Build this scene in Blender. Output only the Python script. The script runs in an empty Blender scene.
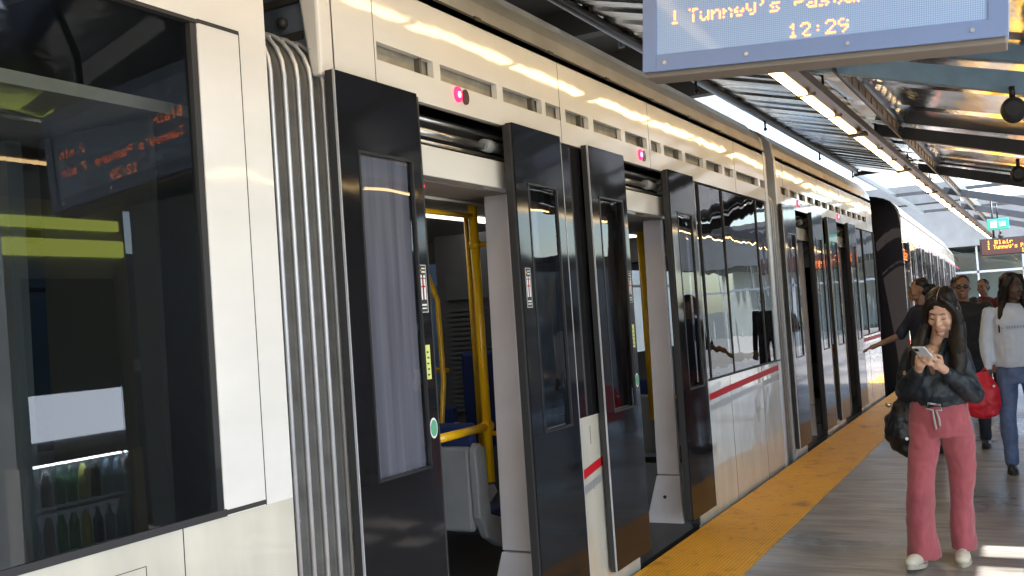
import bpy, bmesh, math, random
from mathutils import Vector, Matrix, noise
random.seed(7)
S = bpy.context.scene
PI = math.pi
# ------------------------------------------------------------ camera
cam = bpy.data.cameras.new('camera'); camo = bpy.data.objects.new('camera', cam)
S.collection.objects.link(camo); S.camera = camo
cam.sensor_width = 36; cam.lens = 36*1000/1024; cam.clip_start = .05; cam.clip_end = 2000
_t = Vector((536, 5, -1000)).normalized(); _h = Vector((1, .068, 0))
_n = _h.cross(_t); _n = -_n if _n.y < 0 else _n; _n.normalize()
_r = _t.cross(_n)
Wm = Matrix((_r, _t, _n))
camo.matrix_world = Matrix.Translation((0, 0, 1.55)) @ Wm.to_4x4()
# ------------------------------------------------------------ light
SE, SA = math.radians(50), math.radians(-20)     # sun height; turn from +X towards +Y
sd = Vector((math.cos(SE)*math.cos(SA), math.cos(SE)*math.sin(SA), math.sin(SE)))
S.world = bpy.data.worlds.new('World'); S.world.use_nodes = True
wn = S.world.node_tree; bg = wn.nodes['Background']
sky = wn.nodes.new('ShaderNodeTexSky'); sky.sky_type = 'NISHITA'; sky.sun_disc = False
sky.sun_elevation = SE; sky.sun_rotation = math.atan2(sd.x, sd.y); sky.dust_density = 1.0
wn.links.new(sky.outputs[0], bg.inputs[0]); bg.inputs[1].default_value = .15
sl = bpy.data.lights.new('sun', 'SUN'); sl.energy = 4.0; sl.angle = math.radians(.5); sl.color = (1, .95, .87)
so = bpy.data.objects.new('sun', sl); S.collection.objects.link(so)
so.rotation_euler = sd.to_track_quat('Z', 'Y').to_euler()
S.view_settings.view_transform = 'Standard'; S.view_settings.look = 'None'
S.view_settings.exposure = 2.4; S.view_settings.gamma = 1
S.render.engine = 'CYCLES'
S.cycles.max_bounces = 8; S.cycles.glossy_bounces = 5; S.cycles.transparent_max_bounces = 10
S.cycles.diffuse_bounces = 4
# ------------------------------------------------------------ materials
def inp(b, k, v):
    if k in b.inputs: b.inputs[k].default_value = v
def mat(name, col, rough=.5, metal=0, coat=0, coatr=.05, var=.0, vscale=6, vstretch=(1, 1, 1), bump=0, bscale=20,
        bstretch=(1, 1, 1), emit=None, es=0, spec=.5, rvar=0, col2=None, detail=4, sheen=0):
    m = bpy.data.materials.new(name); m.use_nodes = True; nt = m.node_tree; b = nt.nodes['Principled BSDF']
    c4 = (*col, 1)
    inp(b, 'Base Color', c4); inp(b, 'Roughness', rough); inp(b, 'Metallic', metal); inp(b, 'Coat Weight', coat)
    inp(b, 'Coat Roughness', coatr); inp(b, 'Specular IOR Level', spec); inp(b, 'Sheen Weight', sheen)
    tc = nt.nodes.new('ShaderNodeTexCoord')
    def nz(sc, st, det):
        mp = nt.nodes.new('ShaderNodeMapping'); mp.inputs['Scale'].default_value = st
        n = nt.nodes.new('ShaderNodeTexNoise'); n.inputs['Scale'].default_value = sc; n.inputs['Detail'].default_value = det
        nt.links.new(tc.outputs['Object'], mp.inputs[0]); nt.links.new(mp.outputs[0], n.inputs['Vector']); return n
    if var or rvar:
        n = nz(vscale, vstretch, detail)
        if var:
            r = nt.nodes.new('ShaderNodeValToRGB'); r.color_ramp.elements[0].position = .3; r.color_ramp.elements[1].position = .7
            d = tuple(x*(1-var) for x in col)
            r.color_ramp.elements[0].color = (*(col2 or d), 1); r.color_ramp.elements[1].color = c4
            nt.links.new(n.outputs['Fac'], r.inputs[0]); nt.links.new(r.outputs[0], b.inputs['Base Color'])
        if rvar:
            mr = nt.nodes.new('ShaderNodeMapRange'); mr.inputs[1].default_value = .3; mr.inputs[2].default_value = .7
            mr.inputs[3].default_value = rough; mr.inputs[4].default_value = rough+rvar
            nt.links.new(n.outputs['Fac'], mr.inputs[0]); nt.links.new(mr.outputs[0], b.inputs['Roughness'])
    if bump:
        n2 = nz(bscale, bstretch, 3); bp = nt.nodes.new('ShaderNodeBump'); bp.inputs['Strength'].default_value = 1
        bp.inputs['Distance'].default_value = bump
        nt.links.new(n2.outputs['Fac'], bp.inputs['Height']); nt.links.new(bp.outputs[0], b.inputs['Normal'])
        if coat: nt.links.new(bp.outputs[0], b.inputs['Coat Normal'])
    if emit: inp(b, 'Emission Color', (*emit, 1)); inp(b, 'Emission Strength', es)
    return m
def tinted(name, tint, wav=.0, wscale=1.5, stretch=(1, 1, 1), ior=1.5, rough=.0, haze=0):
    m = bpy.data.materials.new(name); m.use_nodes = True; nt = m.node_tree; nt.nodes.clear()
    o = nt.nodes.new('ShaderNodeOutputMaterial'); t = nt.nodes.new('ShaderNodeBsdfTransparent'); g = nt.nodes.new('ShaderNodeBsdfGlossy')
    t.inputs[0].default_value = (*tint, 1); g.inputs['Roughness'].default_value = rough
    f = nt.nodes.new('ShaderNodeFresnel'); f.inputs[0].default_value = ior; mx = nt.nodes.new('ShaderNodeMixShader')
    ge = nt.nodes.new('ShaderNodeNewGeometry'); iv = nt.nodes.new('ShaderNodeMath'); iv.operation = 'SUBTRACT'; iv.inputs[0].default_value = 1; nt.links.new(ge.outputs['Backfacing'], iv.inputs[1])
    ml = nt.nodes.new('ShaderNodeMath'); ml.operation = 'MULTIPLY'; nt.links.new(f.outputs[0], ml.inputs[0]); nt.links.new(iv.outputs[0], ml.inputs[1])
    nt.links.new(ml.outputs[0], mx.inputs[0]); nt.links.new(t.outputs[0], mx.inputs[1]); nt.links.new(g.outputs[0], mx.inputs[2])
    nt.links.new(mx.outputs[0], o.inputs[0])
    if wav:
        tc = nt.nodes.new('ShaderNodeTexCoord'); mp = nt.nodes.new('ShaderNodeMapping'); mp.inputs['Scale'].default_value = stretch
        n = nt.nodes.new('ShaderNodeTexNoise'); n.inputs['Scale'].default_value = wscale; n.inputs['Detail'].default_value = 1
        bp = nt.nodes.new('ShaderNodeBump'); bp.inputs['Strength'].default_value = 1; bp.inputs['Distance'].default_value = wav
        nt.links.new(tc.outputs['Object'], mp.inputs[0]); nt.links.new(mp.outputs[0], n.inputs['Vector'])
        nt.links.new(n.outputs['Fac'], bp.inputs['Height'])
        nt.links.new(bp.outputs[0], f.inputs['Normal']); nt.links.new(bp.outputs[0], g.inputs['Normal'])
    return m
M = {}
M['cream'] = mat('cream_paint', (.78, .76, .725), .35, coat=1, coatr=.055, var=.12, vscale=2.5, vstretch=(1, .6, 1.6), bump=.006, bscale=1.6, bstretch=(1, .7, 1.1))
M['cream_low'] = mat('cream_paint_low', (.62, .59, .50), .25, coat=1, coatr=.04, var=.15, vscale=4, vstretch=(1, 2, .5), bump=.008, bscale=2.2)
M['roofp'] = mat('roof_paint', (.52, .50, .45), .32, metal=.1, coat=.6, coatr=.1, var=.25, vscale=4, bump=.01, bscale=3)
M['black'] = mat('black_gloss', (.012, .012, .014), .07, var=.3, vscale=30, bump=.0016, bscale=1.8, spec=.3)
M['nose'] = mat('cab_nose_black', (.008, .007, .007), .5, spec=.0)
M['rubber'] = mat('rubber', (.025, .025, .027), .6)
M['dark'] = mat('dark_metal', (.05, .05, .055), .4, metal=.6, var=.3, vscale=15)
M['seam'] = mat('seam', (.03, .028, .025), .7)
M['recess'] = mat('vent_back', (.36, .32, .25), .6, var=.35, vscale=14)
M['recess2'] = mat('vent_bracket_paint', (.10, .09, .07), .6)
M['steel'] = mat('bright_steel', (.62, .63, .65), .28, metal=1, var=.2, vscale=12)
M['alu'] = mat('aluminium_rib', (.58, .60, .64), .38, metal=.45, var=.15, vscale=10)
M['fabric_b'] = mat('bellows_fabric', (.17, .165, .155), .75, var=.35, vscale=9, bump=.004, bscale=40)
M['red'] = mat('red_stripe', (.50, .012, .02), .5, spec=.12)
M['grey'] = mat('grey_stripe', (.30, .30, .29), .35, coat=.6)
M['jamb'] = mat('door_jamb_paint', (.74, .70, .73), .4, var=.1, vscale=5)
M['palem'] = mat('pale_backing', (.50, .48, .45), .6, var=.45, vscale=7, vstretch=(1, 3, .12))  # streaky pale colour of the panel added behind one door window
M['tglass'] = tinted('tinted_glass', (.72, .76, .77), .0006, 1.2, ior=1.5)
M['lglass'] = tinted('leaf_glass', (.72, .73, .78), .0018, 1.8, ior=1.55)
M['wglass'] = tinted('wavy_window_glass', (.35, .37, .40), .0032, 1.7, (1, 1.8, .6), ior=1.9)
M['fglass'] = tinted('clear_glass', (.8, .85, .85), 0, ior=1.45)
M['yellow'] = mat('yellow_pole_paint', (.90, .50, .004), .35, coat=.4)
M['blue'] = mat('blue_seat_cloth', (.012, .03, .14), .8, var=.4, vscale=60)
M['shell'] = mat('grey_seat_shell', (.28, .29, .30), .45, var=.15, vscale=8)
M['int'] = mat('interior_grey', (.11, .11, .115), .6, var=.2, vscale=4)
M['intf'] = mat('interior_floor', (.05, .05, .055), .5, var=.4, vscale=40)
M['intc'] = mat('interior_ceiling', (.33, .30, .26), .6)
M['louver'] = mat('interior_louver', (.10, .105, .11), .5)
M['redlamp'] = mat('red_lamp', (.4, .01, .04), .3, emit=(1, .01, .08), es=.7)
M['redcore'] = mat('red_lamp_core', (.6, .1, .3), .3, emit=(1, .25, .6), es=2.5)
M['reddark'] = mat('unlit_lamp', (.10, .03, .03), .25, coat=.6)
M['lamp'] = mat('lamp_tube', (1, .9, .75), .5, emit=(1, .68, .30), es=3.3)
M['intlamp'] = mat('interior_lamp', (1, .95, .9), .5, emit=(1, .95, .88), es=.6)
M['bronze'] = mat('bronze_tray', (.20, .115, .055), .36, metal=.8, var=.3, vscale=8)
M['soffit'] = mat('corrugated_steel', (.80, .78, .72), .20, metal=1, var=.35, vscale=2.2, vstretch=(.6, 3, 1), rvar=.22, bump=.012, bscale=5, bstretch=(.5, 2, 1))
M['mirror'] = mat('polished_soffit', (.78, .81, .86), .09, metal=1, var=.2, vscale=1.5, rvar=.08, bump=.007, bscale=1.6, bstretch=(2.0, .8, 1))
M['beam'] = mat('beam_paint', (.045, .05, .06), .42, var=.25, vscale=5)
M['bluebeam'] = mat('blue_beam_paint', (.26, .42, .58), .45, var=.22, vscale=7, bump=.002)
M['girder'] = mat('girder_steel', (.20, .18, .16), .4, metal=.6, var=.3)
M['signbox'] = mat('sign_housing', (.20, .28, .50), .42, var=.06, vscale=4)
M['signdark'] = mat('sign_underside', (.22, .19, .16), .5)
M['screen'] = mat('sign_screen', (.30, .45, .74), .35, coat=.3)  # blue reflection of the sky is put into the screen colour
M['screwm'] = mat('screw', (.55, .55, .58), .3, metal=1)
M['led'] = mat('led_lit', (1, .6, .2), .5, emit=(1, .14, .03), es=1.5)
M['leddot'] = mat('led_unlit', (.50, .65, .93), .4)
M['fscreen'] = mat('far_sign_screen', (.08, .04, .04), .4)
M['fled'] = mat('far_led', (1, .5, .1), .5, emit=(1, .15, .01), es=.6)
M['conc'] = mat('concrete_wall', (.20, .22, .24), .8, var=.45, vscale=1.2, vstretch=(1, 1, .4), bump=.01, bscale=12)
M['conc2'] = mat('overpass_concrete', (.15, .16, .17), .8, var=.2, vscale=2)
M['white_t'] = mat('white_mark', (.75, .75, .75), .5)
M['lime'] = mat('lime_label', (.62, .66, .20), .5)
M['green'] = mat('green_disc', (.10, .34, .20), .5)
M['track'] = mat('ballast', (.12, .11, .10), .9, var=.5, vscale=25, bump=.03, bscale=30)
M['ground'] = mat('ground', (.16, .16, .15), .9, var=.3, vscale=1)
M['exit'] = mat('exit_sign_green', (.04, .30, .24), .4, emit=(.1, .7, .55), es=.06)
# platform floor: board-marked concrete, streaks run across the platform
def floor_mat():
    m = bpy.data.materials.new('platform_concrete'); m.use_nodes = True; nt = m.node_tree; b = nt.nodes['Principled BSDF']; L = nt.links.new
    tc = nt.nodes.new('ShaderNodeTexCoord')
    def nz(st, sc, det, dist=0):
        mp = nt.nodes.new('ShaderNodeMapping'); mp.inputs['Scale'].default_value = st
        n = nt.nodes.new('ShaderNodeTexNoise'); n.inputs['Scale'].default_value = sc; n.inputs['Detail'].default_value = det; n.inputs['Distortion'].default_value = dist
        L(tc.outputs['Object'], mp.inputs[0]); L(mp.outputs[0], n.inputs['Vector']); return n
    a = nz((1.0, 3.2, 1), 2.2, 10, .8); c = nz((1, 1, 1), .7, 4)
    e = nz((1.4, 14, 1), 1.8, 8, .4)
    r = nt.nodes.new('ShaderNodeValToRGB'); el = r.color_ramp.elements
    el[0].position = .34; el[0].color = (.21, .20, .19, 1); el[1].position = .68; el[1].color = (.36, .35, .335, 1)
    L(a.outputs['Fac'], r.inputs[0])
    r2 = nt.nodes.new('ShaderNodeValToRGB'); r2.color_ramp.elements[0].position = .40; r2.color_ramp.elements[0].color = (.45, .42, .4, 1)
    r2.color_ramp.elements[1].position = .52; r2.color_ramp.elements[1].color = (1, 1, 1, 1); L(e.outputs['Fac'], r2.inputs[0])
    mx = nt.nodes.new('ShaderNodeMix'); mx.data_type = 'RGBA'; mx.blend_type = 'MULTIPLY'; mx.inputs[0].default_value = .5
    L(r.outputs[0], mx.inputs[6]); L(r2.outputs[0], mx.inputs[7])
    r3 = nt.nodes.new('ShaderNodeValToRGB'); r3.color_ramp.elements[0].position = .35; r3.color_ramp.elements[0].color = (.62, .62, .62, 1)
    r3.color_ramp.elements[1].position = .65; L(c.outputs['Fac'], r3.inputs[0])
    m2 = nt.nodes.new('ShaderNodeMix'); m2.data_type = 'RGBA'; m2.blend_type = 'MULTIPLY'; m2.inputs[0].default_value = .7
    L(mx.outputs[2], m2.inputs[6]); L(r3.outputs[0], m2.inputs[7]); L(m2.outputs[2], b.inputs['Base Color'])
    mr = nt.nodes.new('ShaderNodeMapRange'); mr.inputs[1].default_value = .35; mr.inputs[2].default_value = .65; mr.inputs[3].default_value = .26; mr.inputs[4].default_value = .5
    L(c.outputs['Fac'], mr.inputs[0]); L(mr.outputs[0], b.inputs['Roughness'])
    bp = nt.nodes.new('ShaderNodeBump'); bp.inputs['Distance'].default_value = .004; L(a.outputs['Fac'], bp.inputs['Height']); L(bp.outputs[0], b.inputs['Normal'])
    return m
M['floor'] = floor_mat()
def strip_mat():
    m = bpy.data.materials.new('tactile_yellow'); m.use_nodes = True; nt = m.node_tree; b = nt.nodes['Principled BSDF']; L = nt.links.new
    tc = nt.nodes.new('ShaderNodeTexCoord'); n = nt.nodes.new('ShaderNodeTexNoise'); n.inputs['Scale'].default_value = 3.2; n.inputs['Detail'].default_value = 9
    mp = nt.nodes.new('ShaderNodeMapping'); mp.inputs['Scale'].default_value = (1.3, 1, 1)
    L(tc.outputs['Object'], mp.inputs[0]); L(mp.outputs[0], n.inputs['Vector'])
    r = nt.nodes.new('ShaderNodeValToRGB'); e = r.color_ramp.elements; e[0].position = .22; e[0].color = (.25, .12, .02, 1); e[1].position = .40; e[1].color = (.90, .43, .012, 1)
    x = e.new(.75); x.color = (.95, .50, .02, 1); L(n.outputs['Fac'], r.inputs[0]); inp(b, 'Roughness', .55)
    v = nt.nodes.new('ShaderNodeTexVoronoi'); v.inputs['Scale'].default_value = 42; v.inputs['Randomness'].default_value = 0
    L(tc.outputs['Object'], v.inputs['Vector']); bp = nt.nodes.new('ShaderNodeBump'); bp.inputs['Distance'].default_value = .014; bp.invert = True
    L(v.outputs['Distance'], bp.inputs['Height']); L(bp.outputs[0], b.inputs['Normal'])
    rr = nt.nodes.new('ShaderNodeValToRGB'); rr.color_ramp.elements[0].position = .35; rr.color_ramp.elements[0].color = (1, 1, 1, 1); rr.color_ramp.elements[1].position = .62; rr.color_ramp.elements[1].color = (.62, .58, .5, 1)  # shade in the grooves put into the colour, as the bump hardly shows
    L(v.outputs['Distance'], rr.inputs[0])
    n3 = nt.nodes.new('ShaderNodeTexNoise'); n3.inputs['Scale'].default_value = 9; n3.inputs['Detail'].default_value = 10; n3.inputs['Distortion'].default_value = 1.2
    L(tc.outputs['Object'], n3.inputs['Vector']); r4 = nt.nodes.new('ShaderNodeValToRGB'); r4.color_ramp.elements[0].position = .33; r4.color_ramp.elements[0].color = (.35, .32, .3, 1); r4.color_ramp.elements[1].position = .43
    L(n3.outputs['Fac'], r4.inputs[0])
    ma = nt.nodes.new('ShaderNodeMix'); ma.data_type = 'RGBA'; ma.blend_type = 'MULTIPLY'; ma.inputs[0].default_value = .9; L(r.outputs[0], ma.inputs[6]); L(rr.outputs[0], ma.inputs[7])
    mb_ = nt.nodes.new('ShaderNodeMix'); mb_.data_type = 'RGBA'; mb_.blend_type = 'MULTIPLY'; mb_.inputs[0].default_value = .35; L(ma.outputs[2], mb_.inputs[6]); L(r4.outputs[0], mb_.inputs[7])
    L(mb_.outputs[2], b.inputs['Base Color'])
    return m
M['strip'] = strip_mat()
# ------------------------------------------------------------ mesh helpers
col = S.collection
class MB:
    def __init__(s): s.v = []; s.f = []; s.sm = []
    def add(s, vs, fs, smooth=False):
        o = len(s.v); s.v += [tuple(v) for v in vs]; s.f += [tuple(i+o for i in f) for f in fs]; s.sm += [smooth]*len(fs); return s
    def box(s, x0, x1, y0, y1, z0, z1, mtx=None):
        v = [Vector((x, y, z)) for z in (z0, z1) for y in (y0, y1) for x in (x0, x1)]
        if mtx: v = [mtx @ p for p in v]
        return s.add(v, [(0, 2, 3, 1), (4, 5, 7, 6), (0, 1, 5, 4), (2, 6, 7, 3), (0, 4, 6, 2), (1, 3, 7, 5)])
    def tube(s, pts, rs, n=12, cap=True, flat=None):
        pts = [Vector(p) for p in pts]
        if not isinstance(rs, (list, tuple)): rs = [rs]*len(pts)
        ring = []; up = None
        for i, p in enumerate(pts):
            d = (pts[min(i+1, len(pts)-1)]-pts[max(i-1, 0)]).normalized()
            if up is None: up = Vector((0, 0, 1)) if abs(d.z) < .9 else Vector((0, 1, 0))
            a = d.cross(up).normalized(); b = a.cross(d).normalized(); up = b
            r = rs[i]; ra, rb = r if isinstance(r, (tuple, list)) else (r, r)
            ring.append([p+a*ra*math.cos(2*PI*k/n)+b*rb*math.sin(2*PI*k/n) for k in range(n)])
        v = [q for r in ring for q in r]; f = []
        for i in range(len(ring)-1):
            for k in range(n): f.append((i*n+k, i*n+(k+1) % n, (i+1)*n+(k+1) % n, (i+1)*n+k))
        s.add(v, f, True)
        if cap: s.add([q for q in ring[0]], [tuple(reversed(range(n)))]); s.add([q for q in ring[-1]], [tuple(range(n))])
        return s
    def prism(s, prof, a0, a1, axis='y'):
        """closed 2D profile (x,z) pushed along y, or (y,z) along x"""
        n = len(prof)
        mk = (lambda p, a: (p[0], a, p[1])) if axis == 'y' else (lambda p, a: (a, p[0], p[1])) if axis == 'x' else (lambda p, a: (p[0], p[1], a))
        v = [mk(p, a0) for p in prof]+[mk(p, a1) for p in prof]
        f = [tuple(range(n)), tuple(reversed(range(n, 2*n)))]+[(i, i+n, (i+1) % n+n, (i+1) % n) for i in range(n)]
        return s.add(v, f)
    def disc(s, c, r, axis='x', n=20, t=.01, sgn=1):
        c = Vector(c); ax = {'x': Vector((1, 0, 0)), 'y': Vector((0, 1, 0)), 'z': Vector((0, 0, 1))}[axis]
        rr = r if isinstance(r, tuple) else (r, r)
        u, w = {'x': ((0, 1, 0), (0, 0, 1)), 'y': ((1, 0, 0), (0, 0, 1)), 'z': ((1, 0, 0), (0, 1, 0))}[axis]; u = Vector(u); w = Vector(w)
        v = [c+ax*t*h+u*rr[0]*math.cos(2*PI*k/n)+w*rr[1]*math.sin(2*PI*k/n) for h in (0, 1) for k in range(n)]
        f = [tuple(range(n)), tuple(range(n, 2*n))]+[(k, (k+1) % n, (k+1) % n+n, k+n) for k in range(n)]
        return s.add(v, f)
    def ell(s, c, r, n=16, m=10, rot=None):
        c = Vector(c); r = r if isinstance(r, (tuple, list)) else (r, r, r); R = rot or Matrix.Identity(3)
        v = []
        for i in range(m+1):
            t = PI*i/m
            for k in range(n):
                p = 2*PI*k/n
                v.append(c+R@Vector((r[0]*math.sin(t)*math.cos(p), r[1]*math.sin(t)*math.sin(p), r[2]*math.cos(t))))
        f = []
        for i in range(m):
            for k in range(n):
                a, b2, c2, d = i*n+k, i*n+(k+1) % n, (i+1)*n+(k+1) % n, (i+1)*n+k
                if i == 0: f.append((a, c2, d))
                elif i == m-1: f.append((a, b2, d))
                else: f.append((a, b2, c2, d))
        return s.add(v, f, True)
    def cap(s, p0, p1, r0, r1, n=12):
        p0 = Vector(p0); p1 = Vector(p1); d = (p1-p0).normalized(); pts = []; rs = []
        for t in (-1, -.7, -.35): pts.append(p0+d*r0*t); rs.append(max(1e-4, r0*math.sqrt(max(0, 1-t*t))))
        pts.append(p0); rs.append(r0); pts.append(p1); rs.append(r1)
        for t in (.35, .7, 1): pts.append(p1+d*r1*t); rs.append(max(1e-4, r1*math.sqrt(max(0, 1-t*t))))
        return s.tube(pts, rs, n)
    def build(s, name, m, parent=None, bevel=0, tag=None):
        me = bpy.data.meshes.new(name); me.from_pydata(s.v, [], s.f); me.update()
        for p, q in zip(me.polygons, s.sm): p.use_smooth = q
        bm = bmesh.new(); bm.from_mesh(me); bmesh.ops.remove_doubles(bm, verts=bm.verts, dist=1e-5); bmesh.ops.recalc_face_normals(bm, faces=bm.faces); bm.to_mesh(me); bm.free()
        o = bpy.data.objects.new(name, me); col.objects.link(o); me.materials.append(M[m] if isinstance(m, str) else m)
        if parent: o.parent = parent
        if bevel:
            b = o.modifiers.new('bevel', 'BEVEL'); b.width = bevel; b.segments = 2; b.limit_method = 'ANGLE'; b.harden_normals = False
        return o
def B(name, m, parent, *dims, bevel=0): return MB().box(*dims).build(name, m, parent, bevel)
def tagit(o, label, cat, group=None):
    o['label'] = label; o['category'] = cat
    if group: o['group'] = group
    return o
def thing(name, loc, label, cat, group=None, rz=0):
    o = bpy.data.objects.new(name, None); col.objects.link(o); o.location = loc; o.rotation_euler = (0, 0, rz); o.empty_display_size = .2
    return tagit(o, label, cat, group)
def struct(o): o['kind'] = 'structure'; return o
# ------------------------------------------------------------ ground, platform
struct(B('ground', 'ground', None, -400, 400, -300, 600, -1.3, -1.2))
struct(B('track_bed', 'track', None, -7.6, -2.3, -20, 120, -1.2, -1.0))
struct(B('platform', 'floor', None, -2.26, 3.08, -12, 75, -1.2, 0))
struct(B('tactile_strip', 'strip', None, -2.262, -1.665, -11.9, 74.9, 0, .006))
# ------------------------------------------------------------ train
X0 = -2.30; XF = -4.92; TB = .0
ROOF = [(X0, 2.99), (X0-.02, 3.08), (X0-.07, 3.17), (X0-.15, 3.26), (X0-.27, 3.325), (X0-.45, 3.37), (X0-.8, 3.40)]
ROOF2 = ROOF+[(XF-X0-X0-0+a, b) for a, b in []]
def roofprof():
    c = (X0+XF)/2
    r = ROOF+[(2*c-a, b) for a, b in reversed(ROOF)]
    return r+[(2*c-X0, 2.95), (X0, 2.95)]
MIRC = X0+XF
def stripe_z(y): 
    P = [(-99, .66), (4.8, .65), (5.45, .75), (7.2, .86), (7.9, .885), (9.6, .93), (99, .93)]
    for (a, b), (c, d) in zip(P, P[1:]):
        if y <= c: return b+(d-b)*(y-a)/(c-a)
def fascia(par, y0, y1, slots, top=2.99, m='cream'):
    """cream band above the doors with its row of vents"""
    f = MB(); f.box(X0-.03, X0, y0, y1, 2.505, 2.628); 
    e = y0
    for a, b in slots: f.box(X0-.03, X0, e, a, 2.628, 2.702); e = b
    f.box(X0-.03, X0, e, y1, 2.628, 2.702); f.box(X0-.03, X0, y0, y1, 2.702, top)
    f.build('fascia', m, par)
    if slots:
        g = MB()
        for a, b in slots: g.box(X0-.06, X0-.04, a-.02, b+.02, 2.60, 2.73)
        g.build('vent', 'recess', par)
        for a, b in slots[::2]: MB().box(X0-.039, X0-.012, b-.09, b-.075, 2.628, 2.702).build('vent_bracket', 'recess2', par)
def seams(par, ys, z0, z1):
    for y in ys: MB().box(X0-.002, X0+.0012, y-.0015, y+.0015, z0, z1).build('panel_seam', 'seam', par)
def leaf(par, y0, flip, stick=True, glass='lglass', backing=False):
    """sliding plug door leaf, standing proud of the side; y0..y0+.545"""
    w = .545; x1 = X0+.055; x0 = x1-.04; z0, z1 = .095, 2.512
    wy0, wy1 = (y0+.12, y0+w-.07) if not flip else (y0+.13, y0+w-.09)
    wz0, wz1 = .98, 2.22
    d = MB(); d.box(x0, x1, y0, y0+w, z0, wz0).box(x0, x1, y0, y0+w, wz1, z1).box(x0, x1, y0, wy0, wz0, wz1).box(x0, x1, wy1, y0+w, wz0, wz1)
    lf = d.build('door', 'black', par, .002)
    g = MB(); g.box(x1-.012, x1-.007, wy0, wy1, wz0, wz1); g.build('door_window', glass, lf)
    if backing:  # pale panel added so the glass of this leaf reads light
        h = MB(); n = 7
        for i in range(n): a = wy0+(wy1-wy0)*i/n; b_ = wy0+(wy1-wy0)*(i+1)/n; h.add([(x1-.036, a, wz0), (x1-.026, b_, wz0), (x1-.026, b_, wz1), (x1-.036, a, wz1)], [(0, 1, 2, 3)])
        h.build('pale_backing', 'palem', lf)
    k = MB(); q = .006
    for a in ((wy0-q, wy0+.004, wz0-q, wz1+q), (wy1-.004, wy1+q, wz0-q, wz1+q), (wy0, wy1, wz0-q, wz0+.004), (wy0, wy1, wz1-.004, wz1+q)):
        k.box(x1-.01, x1+.003, *a)
    k.build('window_gasket', 'dark', lf)
    e = y0 if flip else y0+w; sg = -1 if flip else 1
    r = MB(); r.box(x0-.004, x1-.006, min(e, e+sg*.02), max(e, e+sg*.02), z0+.01, z1-.01); r.build('rubber_edge', 'rubber', lf)
    o = y0+w if flip else y0; m = MB(); m.box(x1-.007, x1+.002, min(o, o-sg*.005), max(o, o-sg*.005), z0, z1); m.build('edge_trim', 'alu', lf)
    m = MB(); m.box(x0, x1-.0072, min(o, o-sg*.004), max(o, o-sg*.004), z0, z1); m.build('rubber_edge', 'rubber', lf)
    if stick:
        sy = y0+w-.047 if not flip else y0+.06; sx = x1+.0005
        s = MB(); s.box(sx, sx+.001, sy-.03, sy+.03, 1.60, 1.80); s.build('warning_label', 'rubber', lf)
        s = MB()
        for a in ((-.027, .027, 1.795, 1.797), (-.027, .027, 1.603, 1.605), (-.027, -.025, 1.605, 1.795), (.025, .027, 1.605, 1.795),
                  (-.018, -.006, 1.655, 1.74), (.006, .018, 1.655, 1.74), (-.018, .018, 1.63, 1.637), (-.018, .018, 1.617, 1.622), (-.006, .02, 1.765, 1.772), (-.006, .02, 1.78, 1.785)):
            s.box(sx+.001, sx+.0016, sy+a[0], sy+a[1], a[2], a[3])
        s.disc((sx+.001, sy-.012, 1.75), .007, t=.0006, n=10); s.disc((sx+.001, sy+.012, 1.75), .007, t=.0006, n=10)
        s.build('label_print', 'white_t', lf)
        s = MB(); s.box(sx+.0012, sx+.002, sy-.002, sy+.002, 1.66, 1.745); s.box(sx+.0012, sx+.002, sy-.014, sy+.014, 1.705, 1.712); s.build('label_cross', 'red', lf)
        s = MB(); s.disc((sx+.001, sy-.017, 1.775), .008, t=.0006, n=3); s.build('label_triangle', 'yellow', lf)
        if flip: return lf
        s = MB(); s.box(sx, sx+.001, sy-.012, sy+.02, 1.33, 1.47); s.build('notice_label', 'lime', lf)
        s = MB()
        for t in range(5): s.box(sx+.001, sx+.0015, sy-.006+(t % 2)*.003, sy-.004+(t % 2)*.003+.012, 1.345+t*.023, 1.352+t*.023)
        s.build('label_print', 'rubber', lf)
        s = MB(); s.disc((sx, sy+.012, 1.13), (.028, .042), t=.0008); s.build('round_label', 'white_t', lf)
        s = MB(); s.disc((sx+.001, sy+.012, 1.13), (.023, .034), t=.0008); s.build('round_label', 'green', lf)
    return lf
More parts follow.
